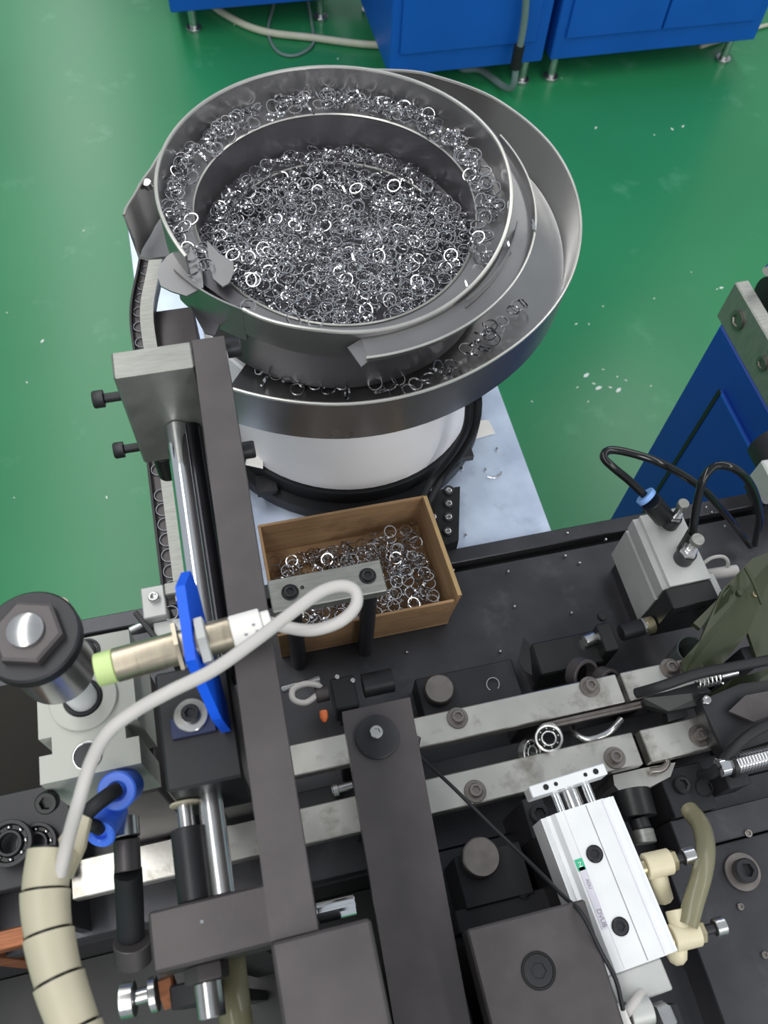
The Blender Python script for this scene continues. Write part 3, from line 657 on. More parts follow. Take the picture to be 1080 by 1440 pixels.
# front cross plate
zg = 1.245; q0 = P(208, 1290, zg); q1 = P(375, 1246, zg)
t = thing('cross_plate', 'dark cross plate joining the slide rods in the left foreground', 'plate', ((q0.x+q1.x)/2, q0.y-.012, ZT))
cy1 = f_end-.0006; cy0 = cy1-.030
obj('plate', MB().box(q0.x, A3.x-.0012, cy0, cy1, 1.205, zg, .0015), 'oxide', t)
obj('washer', MB().cyl((sxm, cy1-.0003, zf-.004), (sxm, cy1-.0001, zf-.004), .012), 'oxide', t)
obj('lock_nut', MB().hexa((sxm, cy0-.0005, 1.222), -Y, .0105, .008), 'oxide', t)
obj('stud', MB().cyl((sxm, cy0-.0086, 1.222), (sxm, cy0-.026, 1.222), .0075), 'steel', t)
obj('column', MB().box(q0.x+.01, A3.x-.015, cy0+.006, cy1-.006, ZW, 1.2045), 'dark', t)
obj('pin_mark', MB().cyl(P(284, 1296, zg+.0002), P(284, 1296, zg+.0005), .0010), 'steel', t)
p = P(205, 1405, 1.19); t = thing('adjuster_knob', 'small steel thumbscrew with knurled ring at the lower left', 'screw', p)
obj('knob', MB().cyl(P(170, 1408, 1.19), P(190, 1404, 1.19), .0095), 'steel', t)
obj('shank', MB().cyl(P(190, 1403, 1.19), P(211, 1397, 1.19), .0042), 'steel', t)
obj('knurled_ring', MB().cyl(P(211, 1400, 1.19), P(222, 1397, 1.19), .0095, n=14), 'steel', t)
obj('nut', MB().hexa(P(228, 1398, 1.19), P(244, 1392, 1.19)-P(228, 1398, 1.19), .0075, .008), 'copper', t)
obj('bracket', MB().box(P(243, 1400, 1.19).x, P(300, 1380, 1.19).x, P(250, 1420, 1.19).y, P(250, 1385, 1.19).y, 1.15, 1.2, .001).box(P(250, 1400, 1.19).x, P(290, 1400, 1.19).x, P(250, 1420, 1.19).y, P(250, 1392, 1.19).y, ZW, 1.1495), 'dark', t)
p = P(325, 1360, 1.16); tag(obj('yellowed_tube', MB().tube([P(322, 1340, 1.15), P(326, 1380, 1.16), P(330, 1420, 1.17), P(336, 1470, 1.17)], .010), 'clear'), 'yellowed plastic tube in the dark gap below the cross plate', 'tube')

# ------------------------------------------------------------------ white stop cylinder at the far left
zw = 1.20
x0, x1 = P(55, 1040, zw).x, P(190, 980, zw).x; y0, y1 = P(60, 1103, zw).y, P(140, 893, zw).y
ym = P(75, 1048, zw).y; nd = .008; nh = .0055
x0 = P(53, 1010, zw).x
t = thing('stop_cylinder', 'white aluminium stop cylinder with a steel bumper at the left', 'cylinder', ((x0+x1)/2, (y0+y1)/2, ZT))
poly = [(x0, y0), (x1, y0), (x1, ym-nh), (x1-nd, ym-nh), (x1-nd, ym+nh), (x1, ym+nh), (x1, y1), (P(105, 905, zw).x, y1), (P(105, 905, zw).x, P(105, 940, zw).y), (x0, P(60, 985, zw).y), (x0, ym+nh), (x0+nd, ym+nh), (x0+nd, ym-nh), (x0, ym-nh)]
obj('body', MB().prism(poly, 1.13, zw), 'alu_left', t)
obj('lower_body', MB().box(x0+.003, x1-.002, max(y0-.004, fy1+.003), y1-.002, ZT-.0005, 1.1295, .001), 'oxide', t)
rc = P(118, 983, zw)
obj('collar', MB().pipe(rc+Z*.0003, rc+Z*.003, .0215, .0125, 36), 'alu_left', t)
obj('seal_ring', MB().pipe(rc+Z*.0005, rc+Z*.0042, .0120, .0098, 32), 'rubber', t)
obj('piston_rod', MB().cyl(rc, rc+Z*.055, .0094, n=32), 'alu', t)
bpr = obj('bumper', MB().lathe(rc+Z*.056, Z, [(0, 0), (.018, 0), (.0215, .002), (.0215, .042), (.022, .046), (0, .046)], 40), 'steel', t)
obj('flange', MB().cyl(rc+Z*.1022, rc+Z*.112, .0262, n=44, ch=.0012), 'dark', t)
obj('hex_bolt', MB().hexa(rc+Z*.1122, Z, .0165, .006), 'oxide', t)
obj('dome', MB().lathe(rc+Z*.1183, Z, [(0, 0), (.0098, 0), (.0096, .002), (.0066, .0036), (0, .0044)], 24), 'steel', t)
p = P(122, 916, zw); obj('screw', MB().pipe(p+Z*.0002, p+Z*.0012, .0090, .0070, 24).sock(p+Z*.0002, Z, .0064, .003), 'dark', t)
p = P(123, 1063, zw); obj('bore', MB().pipe(p+Z*.0002, p+Z*.0010, .0094, .0080, 30), 'steel', t)
obj('bore_plug', MB().cyl(p+Z*.0002, p+Z*.0005, .0079, n=30), 'dark', t)
p = P(62, 1122, 1.19); obj('side_screw', MB().sock(p-Z*.01, Vector((0, -.4, 1)), .0070, .008), 'black', t)
# blue push-in fittings
for (x, y, z, r, l, tp_) in ((165, 1112, 1.205, .0118, 'larger blue push-in air fitting below the white cylinder', [(165, 1110, 1.210), (150, 1120, 1.215), (128, 1138, 1.215), (112, 1160, 1.20), (108, 1190, 1.17)]), (141, 1171, 1.195, .0098, 'smaller blue push-in air fitting with a black tube, lower of the pair', [(140, 1166, 1.200), (128, 1160, 1.21), (115, 1172, 1.20), (106, 1200, 1.17)])):
    p = P(x, y, z); ax = Vector((-.1, -.35, 1)).normalized() if r > .011 else Vector((-.3, -.7, .65)).normalized()
    t = thing('air_fitting', l, 'fitting', p-ax*.02)
    obj('release_ring', MB().pipe(p-ax*.002, p+ax*.002, r, r*.45, 30, .001), 'blue_fit', t)
    obj('fitting_body', MB().cyl(p-ax*.022, p-ax*.0022, r*.92), 'blue_fit', t)
    obj('tube', MB().tube([P(*q) for q in tp_], r*.40), 'rubber', t)
p = P(178, 1190, 1.15); t = thing('hose_stub', 'dark fitting and vertical black hose right of the blue fittings', 'hose', (p.x, p.y, ZT))
obj('nut', MB().cyl(P(176, 1150, 1.17), P(178, 1178, 1.17), .0085), 'steel', t)
obj('sleeve', MB().cyl(P(178, 1180, 1.168), P(180, 1225, 1.165), .0082), 'oxide', t)
obj('hose', MB().tube([P(180, 1226, 1.163), P(182, 1260, 1.15), P(184, 1310, 1.13), P(186, 1345, 1.11)], .0090), 'rubber', t)
obj('end_cap', MB().cyl(P(186, 1322, 1.13), P(188, 1350, 1.12), .012), 'oxide', t)

# ------------------------------------------------------------------ proximity sensor, its bracket and cable
zp = 1.315
c0 = P(136, 946, zp); c1 = P(385, 872, zp); yy = P(250, 910, zp).y
def cx(px, py): return P(px, py, zp).x
sl = (P(345, 885, zp).y-P(165, 935, zp).y)/(P(345, 885, zp).x-P(165, 935, zp).x)
def SP(px, py): 
    x = cx(px, py); return Vector((x, P(165, 935, zp).y+sl*(x-cx(165, 935)), zp))
t = thing('proximity_sensor', 'nickel barrel proximity sensor with pale green tip held by the blue bracket', 'sensor', SP(240, 912))
obj('sensor_tip', MB().cyl(SP(136, 944), SP(162, 937), .0088, n=32), 'green_tip', t)
obj('barrel', MB().cyl(SP(162, 937), SP(326, 890), .0091, n=36), 'nickel', t)
obj('front_nut', MB().hexa(SP(249, 911), SP(255, 910)-SP(249, 911), .0125, .0025, .0092), 'nickel', t)
obj('rear_nut', MB().hexa(SP(280, 903), SP(300, 897)-SP(280, 903), .0120, .0052, .0092), 'alu_soft', t)
obj('label_sleeve', MB().cyl(SP(326, 890), SP(368, 877), .0092, n=32), 'paper', t)
obj('cable_boot', MB().cyl(SP(368, 877), SP(381, 874), .0070, n=24), 'paper', t)
p = SP(357, 880); dv = (CAM-p).normalized(); uu = (SP(368, 877)-SP(326, 890)).normalized()
tang = uu.cross(dv).normalized()
for (a_, b_) in ((0, -.0012), (.0012, .0026), (-.005, .0028)): 
    k = p+dv*.0093+uu*a_+tang*b_; obj('printed_mark', MB().obox(k, (.0008, .0006, .0003), None), 'ink', t)
cp = [SP(379, 874), P(402, 882, 1.318), P(440, 886, 1.322), P(478, 874, 1.326), P(500, 852, 1.328), P(499, 831, 1.331), P(480, 824, 1.335), P(450, 833, 1.338), P(410, 862, 1.340), P(360, 900, 1.343), P(300, 942, 1.345), P(240, 972, 1.345), P(190, 1000, 1.340), P(152, 1030, 1.335), P(128, 1072, 1.325), P(110, 1130, 1.315), P(96, 1180, 1.300), P(84, 1230, 1.29)]
tag(obj('sensor_cable', MB().tube(cp, .0034, 12, 8), 'cable'), 'pale grey sensor cable curling in a loop across the long arm', 'cable')
bxx = SP(268, 906).x
t = thing('sensor_bracket', 'bright blue sheet-metal bracket holding the proximity sensor on the slide body', 'bracket', (bxx, yy-.03, zs))
ytop = P(252, 824, 1.335).y
def bpp(px, py): 
    "point on the bracket plane x = bxx seen at a pixel"
    d = MR*((px-540)/FPX)-MU*((py-720)/FPX)+MF; return CAM+d*(bxx/d.x)
up = [(yy+.045, 1.312), (yy+.040, 1.300), (yy-.020, zs+.0035), (yy-.036, zs+.0035), (yy-.034, 1.286), (yy-.014, 1.328), (yy+.028, 1.330)]
obj('upright', MB().extr([(bxx+(1.325-z_)*.13-.002, y_, z_) for y_, z_ in up], (.0052, 0, 0)), 'blue_br', t)
f0 = P(243, 1042, zs); obj('foot_flange', MB().box(f0.x, min(bxx+.003, sx1), f0.y, yy-.022, zs+.0003, zs+.0032, .0004), mat('navy_flange', (44, 52, 84), .2, .4), t)
p = P(269, 1006, zs+.0034); obj('washer', MB().pipe(p, p+Z*.0016, .0098, .0035, 30), 'steel', t); obj('screw', MB().sock(p+Z*.0017, Z, .0052, .004), 'dark', t)

# spiral wrap
t = thing('spiral_wrap', 'thick cream spiral wrap sleeve bundling cables in the lower left corner', 'cable sleeve', P(80, 1320, 1.25))
sp = [P(74, 1192, 1.285), P(64, 1250, 1.285), P(68, 1310, 1.285), P(82, 1375, 1.285), P(104, 1440, 1.285), P(128, 1510, 1.285)]
path = resample(sp); cuts = [0, 10.5, 20, 30.5, 41, 50]
for i in range(5):
    a_, b_ = int(cuts[i]*1.0), int(cuts[i+1]*1.0)
    seg = path[a_:b_+1]; seg = [seg[0].lerp(seg[1], .75)]+seg[1:]
    obj('wrap_turn', MB().tube(seg, lambda u: .0110+.0010*(1-u), 22, 2), 'cream', t)
obj('inner_cables', MB().tube(sp, .0096, 16), 'black', t)
tag(obj('cable_tie_tab', MB().extr([P(82, 1180, 1.285), P(108, 1142, 1.285), P(126, 1150, 1.285), P(118, 1190, 1.285), P(98, 1235, 1.283), P(86, 1215, 1.283)], (0, 0, -.005)), 'cream'), 'flat cream end of the spiral wrap beside the sensor cable', 'cable sleeve')

tag(obj('bed_shade_sheet', MB().box(-.44, -.165, WY+.055, yb3-.03, ZT-.0005, ZT+.004, .001), mat('matt_black_shade', (34, 32, 27), 0, .85, .2, 40)), 'added matt black sheet darkening the bed at the left edge, behind the bumper', 'shade sheet')  # added dark sheet, stands in for the unlit bed and hides its lamp reflection
# left foreground details
for (x, y, z, r, l) in ((14, 1186, 1.0, .0185, 'ball bearing lying on the dark plate at the left edge'), (52, 1186, .99, .0165, 'second ball bearing at the left edge, partly behind the cream sleeve')):
    bearing('ball_bearing', l, P(x, y, z), (0, -.1, 1), r, .007, mt='dark')
a = P(-60, 1120, .99); b = P(110, 1220, .985)
tag(obj('side_plate', MB().box(-.34, P(100, 1180, .985).x, P(60, 1240, .985).y, P(60, 1105, .985).y, .972, .985, .001).box(-.32, -.30, WY+.004, P(60, 1110, .985).y, ZT-.0005, .9715).box(-.215, -.206, WY+.004, P(60, 1110, .985).y, ZT-.0005, .9715), 'dark'), 'dark side plate under the bearings at the left edge', 'plate')
tag(obj('brown_strip', MB().box(-.33, P(34, 1320, .95).x, P(20, 1332, .95).y, P(20, 1304, .95).y, .93, .95, .001).box(-.30, -.28, P(20, 1332, .95).y, P(20, 1304, .95).y, ZW, .9295), 'copper'), 'brown striped block low at the left edge', 'block')
p = P(93, 868, .95); 
t = thing('corner_nut', 'small pale threaded insert on the rear edge of the bed at the left', 'fastener', (p.x, p.y, ZT)); obj('insert', MB().pipe(P(91, 862, ZT), P(91, 862, ZT)+Z*.02, .010, .004, 18), 'ivory', t)

# ------------------------------------------------------------------ second arm plate
zm = 1.08
l0 = P(481, 1001, zm); l1 = P(577, 982, zm); m0 = P(531, 1300, zm); m1 = P(634, 1290, zm)
t = thing('broad_arm', 'broad dark arm plate with a round boss in the centre of the machine', 'arm', ((l0.x+l1.x)/2, .1, ZT))
yf = -.13
k0 = (m0.x-l0.x)/(m0.y-l0.y); k1 = (m1.x-l1.x)/(m1.y-l1.y); ytp = l0.y
obj('plate', MB().prism([(l0.x, ytp), (l1.x, ytp), (l1.x+k1*(yf-ytp), yf), (l0.x+k0*(yf-ytp), yf)], zm-.018, zm), 'oxide', t)
p = P(530, 1037, zm); obj('boss', MB().lathe(p+Z*.0003, Z, [(0, 0), (.0172, 0), (.0172, .0022), (.0160, .003), (0, .003)], 40), 'dark', t)
p = P(529, 1031, zm+.0035); obj('hollow_screw', MB().sock(p, Z, .0052, .005), 'steel', t)
obj('support', MB().box(l0.x+.01, l1.x-.01, -.12, -.02, ZW, zm-.0185, .001), 'dark', t)
# block at the right foreground
zk = 1.10; k0 = P(652, 1308, zk); k1 = P(822, 1264, zk)
t = thing('pivot_block', 'flat dark block with a sunk socket screw in the right foreground', 'block', ((k0.x+k1.x)/2, 0, ZT))
obj('block', MB().box(k0.x+.002, P(840, 1320, zk).x, -.14, (k0.y+k1.y)/2, zk-.03, zk, .0015), 'oxide', t)
obj('base', MB().box(k0.x+.012, P(840, 1320, zk).x-.01, -.13, (k0.y+k1.y)/2-.006, ZT-.0005, zk-.0305), 'dark', t)
p = P(757, 1365, zk); obj('countersink', MB().pipe(p+Z*.0002, p+Z*.0007, .0118, .0098, 36), 'black', t)
obj('screw', MB().sock(p+Z*.0002, Z, .0092, .0012), 'dark', t)
# foreground block under the arm
zo = 1.305; o0 = P(385, 1357, zo); o1 = P(527, 1322, zo)
t = thing('foreground_block', 'large blurred dark block at the bottom edge where the long arm ends', 'block', ((o0.x+o1.x)/2, -.02, ZT))
obj('block', MB().box(o0.x, o1.x, -.12, .0292, zo-.07, zo, .0015), 'oxide', t)
obj('column', MB().box(o0.x+.008, o1.x-.008, -.11, .015, ZW, zo-.0705), 'dark', t)
tag(obj('cross_pin', MB().cyl(P(446, 1285, 1.03), P(500, 1272, 1.03), .0075).cyl(P(446, 1285, 1.03), P(430, 1289, 1.03), .0055), 'chrome'), 'short chrome cross pin in the dark gap left of the broad arm', 'pin')
for (x, y, r) in ((472, 1110, .004), (488, 1106, .005)): pass
p = P(480, 1108, .95); tag(obj('shiny_stud', MB().cyl(P(466, 1112, .95), P(496, 1104, .95), .0042).cyl(P(468, 1112, .95), P(476, 1110, .95), .006), 'steel'), 'small shiny stud between the rails, left of the broad arm', 'stud')

# ------------------------------------------------------------------ compact cylinder at the lower right
zy = 1.06
ca = P(761, 1146, zy); cb_ = P(867, 1121, zy); cc = P(947, 1342, zy); ce = P(858, 1370, zy)
lx = (cb_-ca); lx.z = 0; W = lx.length; dn = ((cc-cb_)+(ce-ca))*.5; dn.z = 0; Lc = dn.length
ydir = (-dn).normalized(); xdir = Vector((ydir.y, -ydir.x, 0)); RC = Matrix((xdir, ydir, Z)).transposed()
mid = (ca+cb_)*.5; W *= 1.0
def CL(u, v, h): return mid+xdir*u-ydir*v+Z*h           # u across, v down the body from its top end, h from the top face
t = thing('compact_cylinder', 'white aluminium compact air cylinder with a green sticker at the lower right', 'cylinder', Vector((CL(0, Lc/2, 0).x, CL(0, Lc/2, 0).y, ZT)))
hw = W/2; H = .038
sec = [(-hw, -.006), (-hw+.004, -.006), (-hw+.004, -.0035), (-hw+.0075, -.0035), (-hw+.011, 0), (hw-.011, 0), (hw-.0085, -.004), (hw-.0035, -.004), (hw-.0035, -.0065), (hw, -.0065), (hw, -H), (-hw, -H)]
obj('body', MB().extr([CL(u, 0, h) for u, h in sec], -ydir*Lc), 'alu', t)
obj('groove', MB().obox(CL(.0052, Lc/2, .0001), (.0003, Lc/2-.001, .0002), RC, 0), 'ink', t)
obj('groove', MB().obox(CL(hw-.0125, Lc*.5, .0001), (.0004, Lc/2-.001, .0002), RC, 0), 'lilac', t)
obj('groove', MB().obox(CL(-.0135, Lc*.5, .0001), (.0002, Lc/2-.001, .0002), RC, 0), 'lilac', t)
obj('end_cover', MB().obox(CL(-.006, Lc+.0108, -.016), (hw-.010, .0105, .014), RC, .001), 'alu_soft', t)
ph = obj('front_plate', MB().obox(CL(-.002, -.020, -.004), (hw+.001, .0045, .010), RC, .0008), 'alu', t)
for u in (-.0215, -.013, .0125, .0215): obj('plate_hole', MB().cyl(CL(u, -.020, .0062), CL(u, -.020, .0066), .0023 if abs(u) > .02 else .0016, n=14), 'black', ph)
for u in (-.0125, .0145): obj('guide_rod', MB().cyl(CL(u, -.0155, -.010), CL(u, .003, -.010), .0038), 'chrome', t)
obj('piston_rod', MB().cyl(CL(.001, -.0155, -.016), CL(.001, .003, -.016), .0080), 'steel', t)
for (x, y) in ((836, 1201), (872, 1303)):
    p = P(x, y, zy); obj('screw', MB().pipe(p+Z*.0002, p+Z*.0010, .0066, .0056, 24).sock(p+Z*.0002, Z, .0054, .0016), 'dark', t)
st = P(816, 1216, zy+.0003); obj('green_sticker', MB().obox(st, (.0032, .0042, .0002), RC, 0), 'green_lab', t)
st2 = P(834, 1262, zy+.0003); obj('print_band', MB().obox(st2, (.0024, .022, .0002), RC, 0), 'lilac', t)
def text(s, loc, rot, size, mt, parent, name='printed_text'):
    cu = bpy.data.curves.new(name, 'FONT'); cu.body = s; cu.size = size; cu.extrude = .00006; cu.align_x = 'CENTER'; cu.align_y = 'CENTER'
    tmp = bpy.data.objects.new(name, cu); C.objects.link(tmp); dg = bpy.context.evaluated_depsgraph_get()
    me = bpy.data.meshes.new_from_object(tmp.evaluated_get(dg)); bpy.data.objects.remove(tmp)
    me.materials.append(M[mt]); o = bpy.data.objects.new(name, me); C.objects.link(o); o.parent = parent
    mm = rot.to_4x4(); mm.translation = Vector(loc)-WL[parent.name]; o.matrix_local = mm; return o
RT = RC @ rotz(-90)
text('DVU8', P(846, 1291, zy+.0007), RT, .0050, 'ink', t)
text('ADU', P(828, 1243, zy+.0007), RT, .0034, 'ink', t)
text('Z', st+Z*.0004, RC, .0050, 'fleck', t)
obj('pedestal', MB().obox(CL(0, Lc*.5, -H-.0005-(zy-H-ZT)/2), (hw-.006, Lc*.45, (zy-H-ZT)/2-.0006), RC, .001), 'dark', t)
for k, (v, dx) in enumerate(((.062, 0), (.108, .004))):
    pass
def speed_ctrl(label, pa, pb, pn, pk, z, knob='steel'):
    a, b = P(*pa, z), P(*pb, z); d = (b-a).normalized()
    t = thing('flow_control', label, 'fitting', a)
    obj('body', MB().cyl(a, b, .0098, n=24), 'ivory', t)
    obj('hex_nut', MB().hexa(b+d*.0003, d, .0070, .0045), 'brass', t)
    n = P(*pn, z); obj('needle', MB().cyl(b+d*.005, n, .0038), 'dark', t)
    k = P(*pk, z); obj('knob', MB().cyl(n+d*.0003, k, .0066, n=14), knob, t)
    obj('port', MB().cyl(a-d*.004, a-d*.0003, .0065), 'brass', t)
    return t, a, b, d
t1, a, b, d = speed_ctrl('upper ivory flow control valve on the side of the white cylinder', (907, 1219), (942, 1211), (960, 1206), (976, 1202), 1.045)
obj('elbow', MB().tube([a+d*.009-Z*.006, a+d*.010-Y*.010-Z*.008, P(930, 1252, 1.03), P(933, 1262, 1.025)], .0078), 'ivory', t1)
t2, a, b, d = speed_ctrl('lower ivory flow control valve near the end of the white cylinder', (945, 1320), (981, 1311), (1004, 1305), (1019, 1301), 1.045)
obj('elbow', MB().tube([a+d*.006-Z*.005, a+d*.002-Y*.010-Z*.006, P(952, 1342, 1.03)], .0078), 'ivory', t2)
obj('tube_port', MB().cyl(a+d*.010+Y*.004, a+d*.011+Y*.018, .0085), 'ivory', t2)
tag(obj('air_tube', MB().tube([P(967, 1301, 1.050), P(975, 1270, 1.052), P(987, 1230, 1.05), P(992, 1195, 1.04), P(986, 1162, 1.02), P(970, 1140, 1.0)], .0078, 14), 'clear'), 'thick yellowed air tube curving up from the lower flow control valve', 'tube')
# thin black wire across the broad arm
wp = [P(583, 1058, .985), P(600, 1073, 1.00), P(640, 1110, 1.02), P(690, 1160, 1.03), P(740, 1208, 1.05), P(790, 1258, 1.085), P(818, 1285, 1.105), P(846, 1340, 1.10), P(866, 1378, 1.09), P(876, 1420, 1.08)]
t = thing('black_wire', 'thin black wire running from the rear rail across to the white cylinder', 'wire', wp[0])
obj('wire', MB().tube(wp, .0016, 8), 'rubber', t)
obj('spring_relief', MB().cyl(P(586, 1036, .985), P(582, 1056, .985), .0042, n=12), 'oxide', t)
# things at the bottom edge beyond the cylinder
p = P(848, 1440, 1.07); t = thing('connector', 'white connector with steel fittings at the bottom edge below the white cylinder', 'connector', (p.x, p.y, ZT))
obj('white_cap', MB().obox(P(855, 1438, 1.07), (.014, .008, .006), rotz(6), .0015), 'paper', t)
obj('fitting', MB().cyl(P(884, 1428, 1.06), P(915, 1420, 1.06), .009), 'alu_soft', t)
obj('nut', MB().hexa(P(925, 1436, 1.06), X, .010, .010), 'steel', t)
obj('rail', MB().box(P(872, 1440, 1.04).x, P(960, 1440, 1.04).x, p.y-.03, p.y-.002, ZT, 1.045, .001), 'dark', t)
obj('lead', MB().tube([P(880, 1425, 1.07), P(900, 1400, 1.06), P(912, 1388, 1.04)], .0035), 'cable', t)
# bed plates and bolts at the lower right
a = P(960, 1195, .93); b = P(1080, 1160, .93)
t = thing('side_bed_plate', 'raised dark bed plate with bolts at the lower right corner', 'plate', (a.x+.1, 0, ZT))
obj('plate', MB().box(P(960, 1195, .93).x-.02, xe, -.36, P(1000, 1190, .93).y, ZT-.0005, .93, .001), 'bed', t)
p = P(1043, 1226, .9302); wsh = obj('washer', MB().pipe(p, p+Z*.003, .0165, .008, 32), 'worn', t); obj('bolt', MB().sock(p+Z*.0032, Z, .0105, .009), 'dark', wsh)
for (x, y) in ((1041, 1275), (1075, 1343)): obj('screw', MB().sock(P(x, y, .9302), Z, .0030, .002), 'worn', t)
t = thing('rear_bed_block', 'dark stepped block with a cap screw right of the white cylinder', 'block', P(1000, 1130, .94))
a = P(925, 1085, .95); b = P(1010, 1135, .95)
obj('block', MB().box(a.x, b.x, b.y, a.y, ZT-.0005, .95, .001), 'dark', t)
q = P(1010, 1170, .94); obj('step', MB().box(P(930, 1140, .93).x, xe, P(1000, 1188, .93).y, b.y-.0005, ZT-.0005, .94, .001), 'bed', t)
p = P(957, 1105, .9502); obj('cap_screw', MB().sock(p, Z, .0078, .007), 'black', t)
p = P(990, 1108, .9502); obj('bore', MB().pipe(p, p+Z*.0006, .0085, .0070, 28), 'black', t)
p = P(1052, 1172, .9402); obj('small_screw', MB().sock(p, Z, .0034, .002), 'worn', t)
t = thing('steel_wedge', 'worn angular steel lump below the joint of the front rail', 'block', P(905, 1100, .94))
zz = .955; obj('block', MB().prism([tuple(P(*q, zz)[:2]) for q in ((862, 1090), (905, 1080), (950, 1072), (943, 1092), (908, 1110), (874, 1116), (864, 1104))], ZT, zz), 'rail', t)
obj('hook', MB().tube([P(915, 1084, .962), P(930, 1082, .962), P(938, 1074, .962), P(936, 1066, .962)], .0032), 'worn', t)
t = thing('knob_fitting', 'dark round fitting with a knurled steel end beside the white cylinder', 'fitting', (P(890, 1150, .98).x, P(890, 1150, .98).y, ZT))
obj('body', MB().cyl(P(886, 1112, .97), P(896, 1150, .97), .0175), 'black', t)
obj('neck', MB().cyl(P(897, 1151, .972), P(903, 1166, .972), .0085), 'dark', t)
obj('knurl', MB().cyl(P(903, 1167, .972), P(908, 1186, .972), .0098, n=14), 'oxide_grey', t)
obj('support', MB().box(P(886, 1125, .97).x-.006, P(886, 1125, .97).x+.006, P(890, 1130, .97).y-.008, P(890, 1130, .97).y+.008, ZT-.0005, .954), 'dark', t)
p = P(772, 1145, .97); t = thing('side_cap_screw', 'dark cap screw and plate left of the white cylinder head', 'screw', (p.x, p.y, ZT))
obj('screw', MB().sock(P(757, 1146, .985), Z, .0085, .008), 'dark', t)
obj('plate', MB().box(P(735, 1130, .985).x, P(766, 1130, .985).x, P(760, 1178, .985).y, P(760, 1118, .985).y, ZT-.0005, .9848, .001), 'dark', t)
t = thing('strap_plate', 'dark strap plate with a small screw between guide post and pivot block', 'plate', P(720, 1275, .95))
obj('strap', MB().box(P(640, 1285, .96).x, P(795, 1255, .96).x, P(700, 1300, .96).y, P(700, 1265, .96).y, ZT-.0005, .96, .001), 'dark', t)
obj('screw', MB().sock(P(735, 1254, .9602), Z, .0058, .003), 'black', t)

# ------------------------------------------------------------------ rear right cylinder with black tubes
zh = 1.0
e0 = P(900, 727, zh); e1 = P(962, 712, zh); e2 = P(943, 825, zh); e3 = P(992, 814, zh)
x0, x1 = (e0.x+e2.x)/2, (e1.x+e3.x)/2; y0, y1 = (e2.y+e3.y)/2, (e0.y+e1.y)/2
t = thing('pen_cylinder', 'silver aluminium air cylinder with two black looped tubes at the right', 'cylinder', ((x0+x1)/2, (y0+y1)/2, ZT))
sec = [(x0, zh), (x1, zh), (x1, zh-.085), (x0-.006, zh-.085), (x0-.006, zh-.030), (x0-.002, zh-.030), (x0-.002, zh-.024), (x0-.006, zh-.024), (x0-.006, zh-.006), (x0, zh-.006)]
obj('body', MB().extr([(a_, y0, b_) for a_, b_ in sec], (0, y1-y0, 0)), 'alu_soft', t)
obj('end_block', MB().box(x0-.005, x1, y0-.022, y0-.0005, zh-.075, zh-.002, .001), 'black', t)
obj('end_plate', MB().box(x1+.0005, x1+.012, y0-.055, y0+.01, zh-.06, zh-.012, .001), 'alu_soft', t)
obj('foot', MB().box(x0, x1-.002, y0, y1-.006, ZT-.0005, zh-.0855, .001), 'dark', t)
for u in (.25, .75): obj('front_hole', MB().cyl((x0+(x1-x0)*u, y0-.0222, zh-.022), (x0+(x1-x0)*u, y0-.0226, zh-.022), .0045), 'dark', t)
obj('fitting_body', MB().cyl(P(915, 705, 1.035), P(934, 728, 1.015), .0105), 'black', t)
obj('blue_collar', MB().cyl(P(906, 696, 1.04), P(911, 701, 1.038), .0105), mat('pale_blue_collar', (120, 160, 220), 0, .4), t)
for (a_, b_, c_, r) in (((944, 733), (953, 712), (961, 706), .0065), ((963, 782), (968, 762), (972, 754), .0075)):
    z1 = zh+.006; q = P(*a_, z1); obj('valve_base', MB().cyl((q.x, q.y, zh+.0002), (q.x, q.y, zh+.014), r+.0022), 'dark', t)
    obj('valve_nut', MB().hexa((q.x, q.y, zh+.0143), Z, r, .007), 'steel', t)
    obj('valve_stem', MB().cyl((q.x, q.y, zh+.0215), (q.x, q.y, zh+.036), r*.55), 'steel', t)
    obj('valve_head', MB().cyl((q.x, q.y, zh+.0362), (q.x, q.y, zh+.043), r*.85, n=16), 'oxide_grey', t)
qf = P(973, 762, 1.02); obj('tube_fitting', MB().cyl((qf.x, qf.y, zh+.0002), (qf.x+.002, qf.y+.004, zh+.03), .0085), 'black', t)
tag(obj('air_tube', MB().tube([P(909, 699, 1.039), P(885, 676, 1.055), P(862, 657, 1.07), P(849, 643, 1.075), P(858, 633, 1.075), P(890, 638, 1.07), P(935, 654, 1.06), P(985, 685, 1.03), P(1020, 722, .98), P(1042, 750, .92), P(1056, 768, .90)], .0040, 12), 'gloss'), 'black air tube looping far left from the blue collar of the silver cylinder', 'tube')
tag(obj('air_tube', MB().tube([P(974, 748, 1.032), P(981, 705, 1.06), P(990, 672, 1.08), P(1008, 655, 1.085), P(1035, 660, 1.08), P(1058, 685, 1.05), P(1068, 725, 1.0), P(1062, 765, .93)], .0040, 12), 'gloss'), 'black air tube arching up and right from the silver cylinder', 'tube')
tag(obj('thin_lead', MB().tube([P(983, 797, .985), P(1000, 785, .99), P(1017, 783, .99), P(1024, 792, .985), P(1018, 806, .97)], .0019, 8), 'cable'), 'thin white lead looping at the right end of the silver cylinder', 'cable')
tag(obj('grey_sleeve', MB().cyl(P(990, 809, .975), P(1036, 802, .975), .006), 'cable'), 'pale grey cable sleeve behind the olive guard', 'cable sleeve')
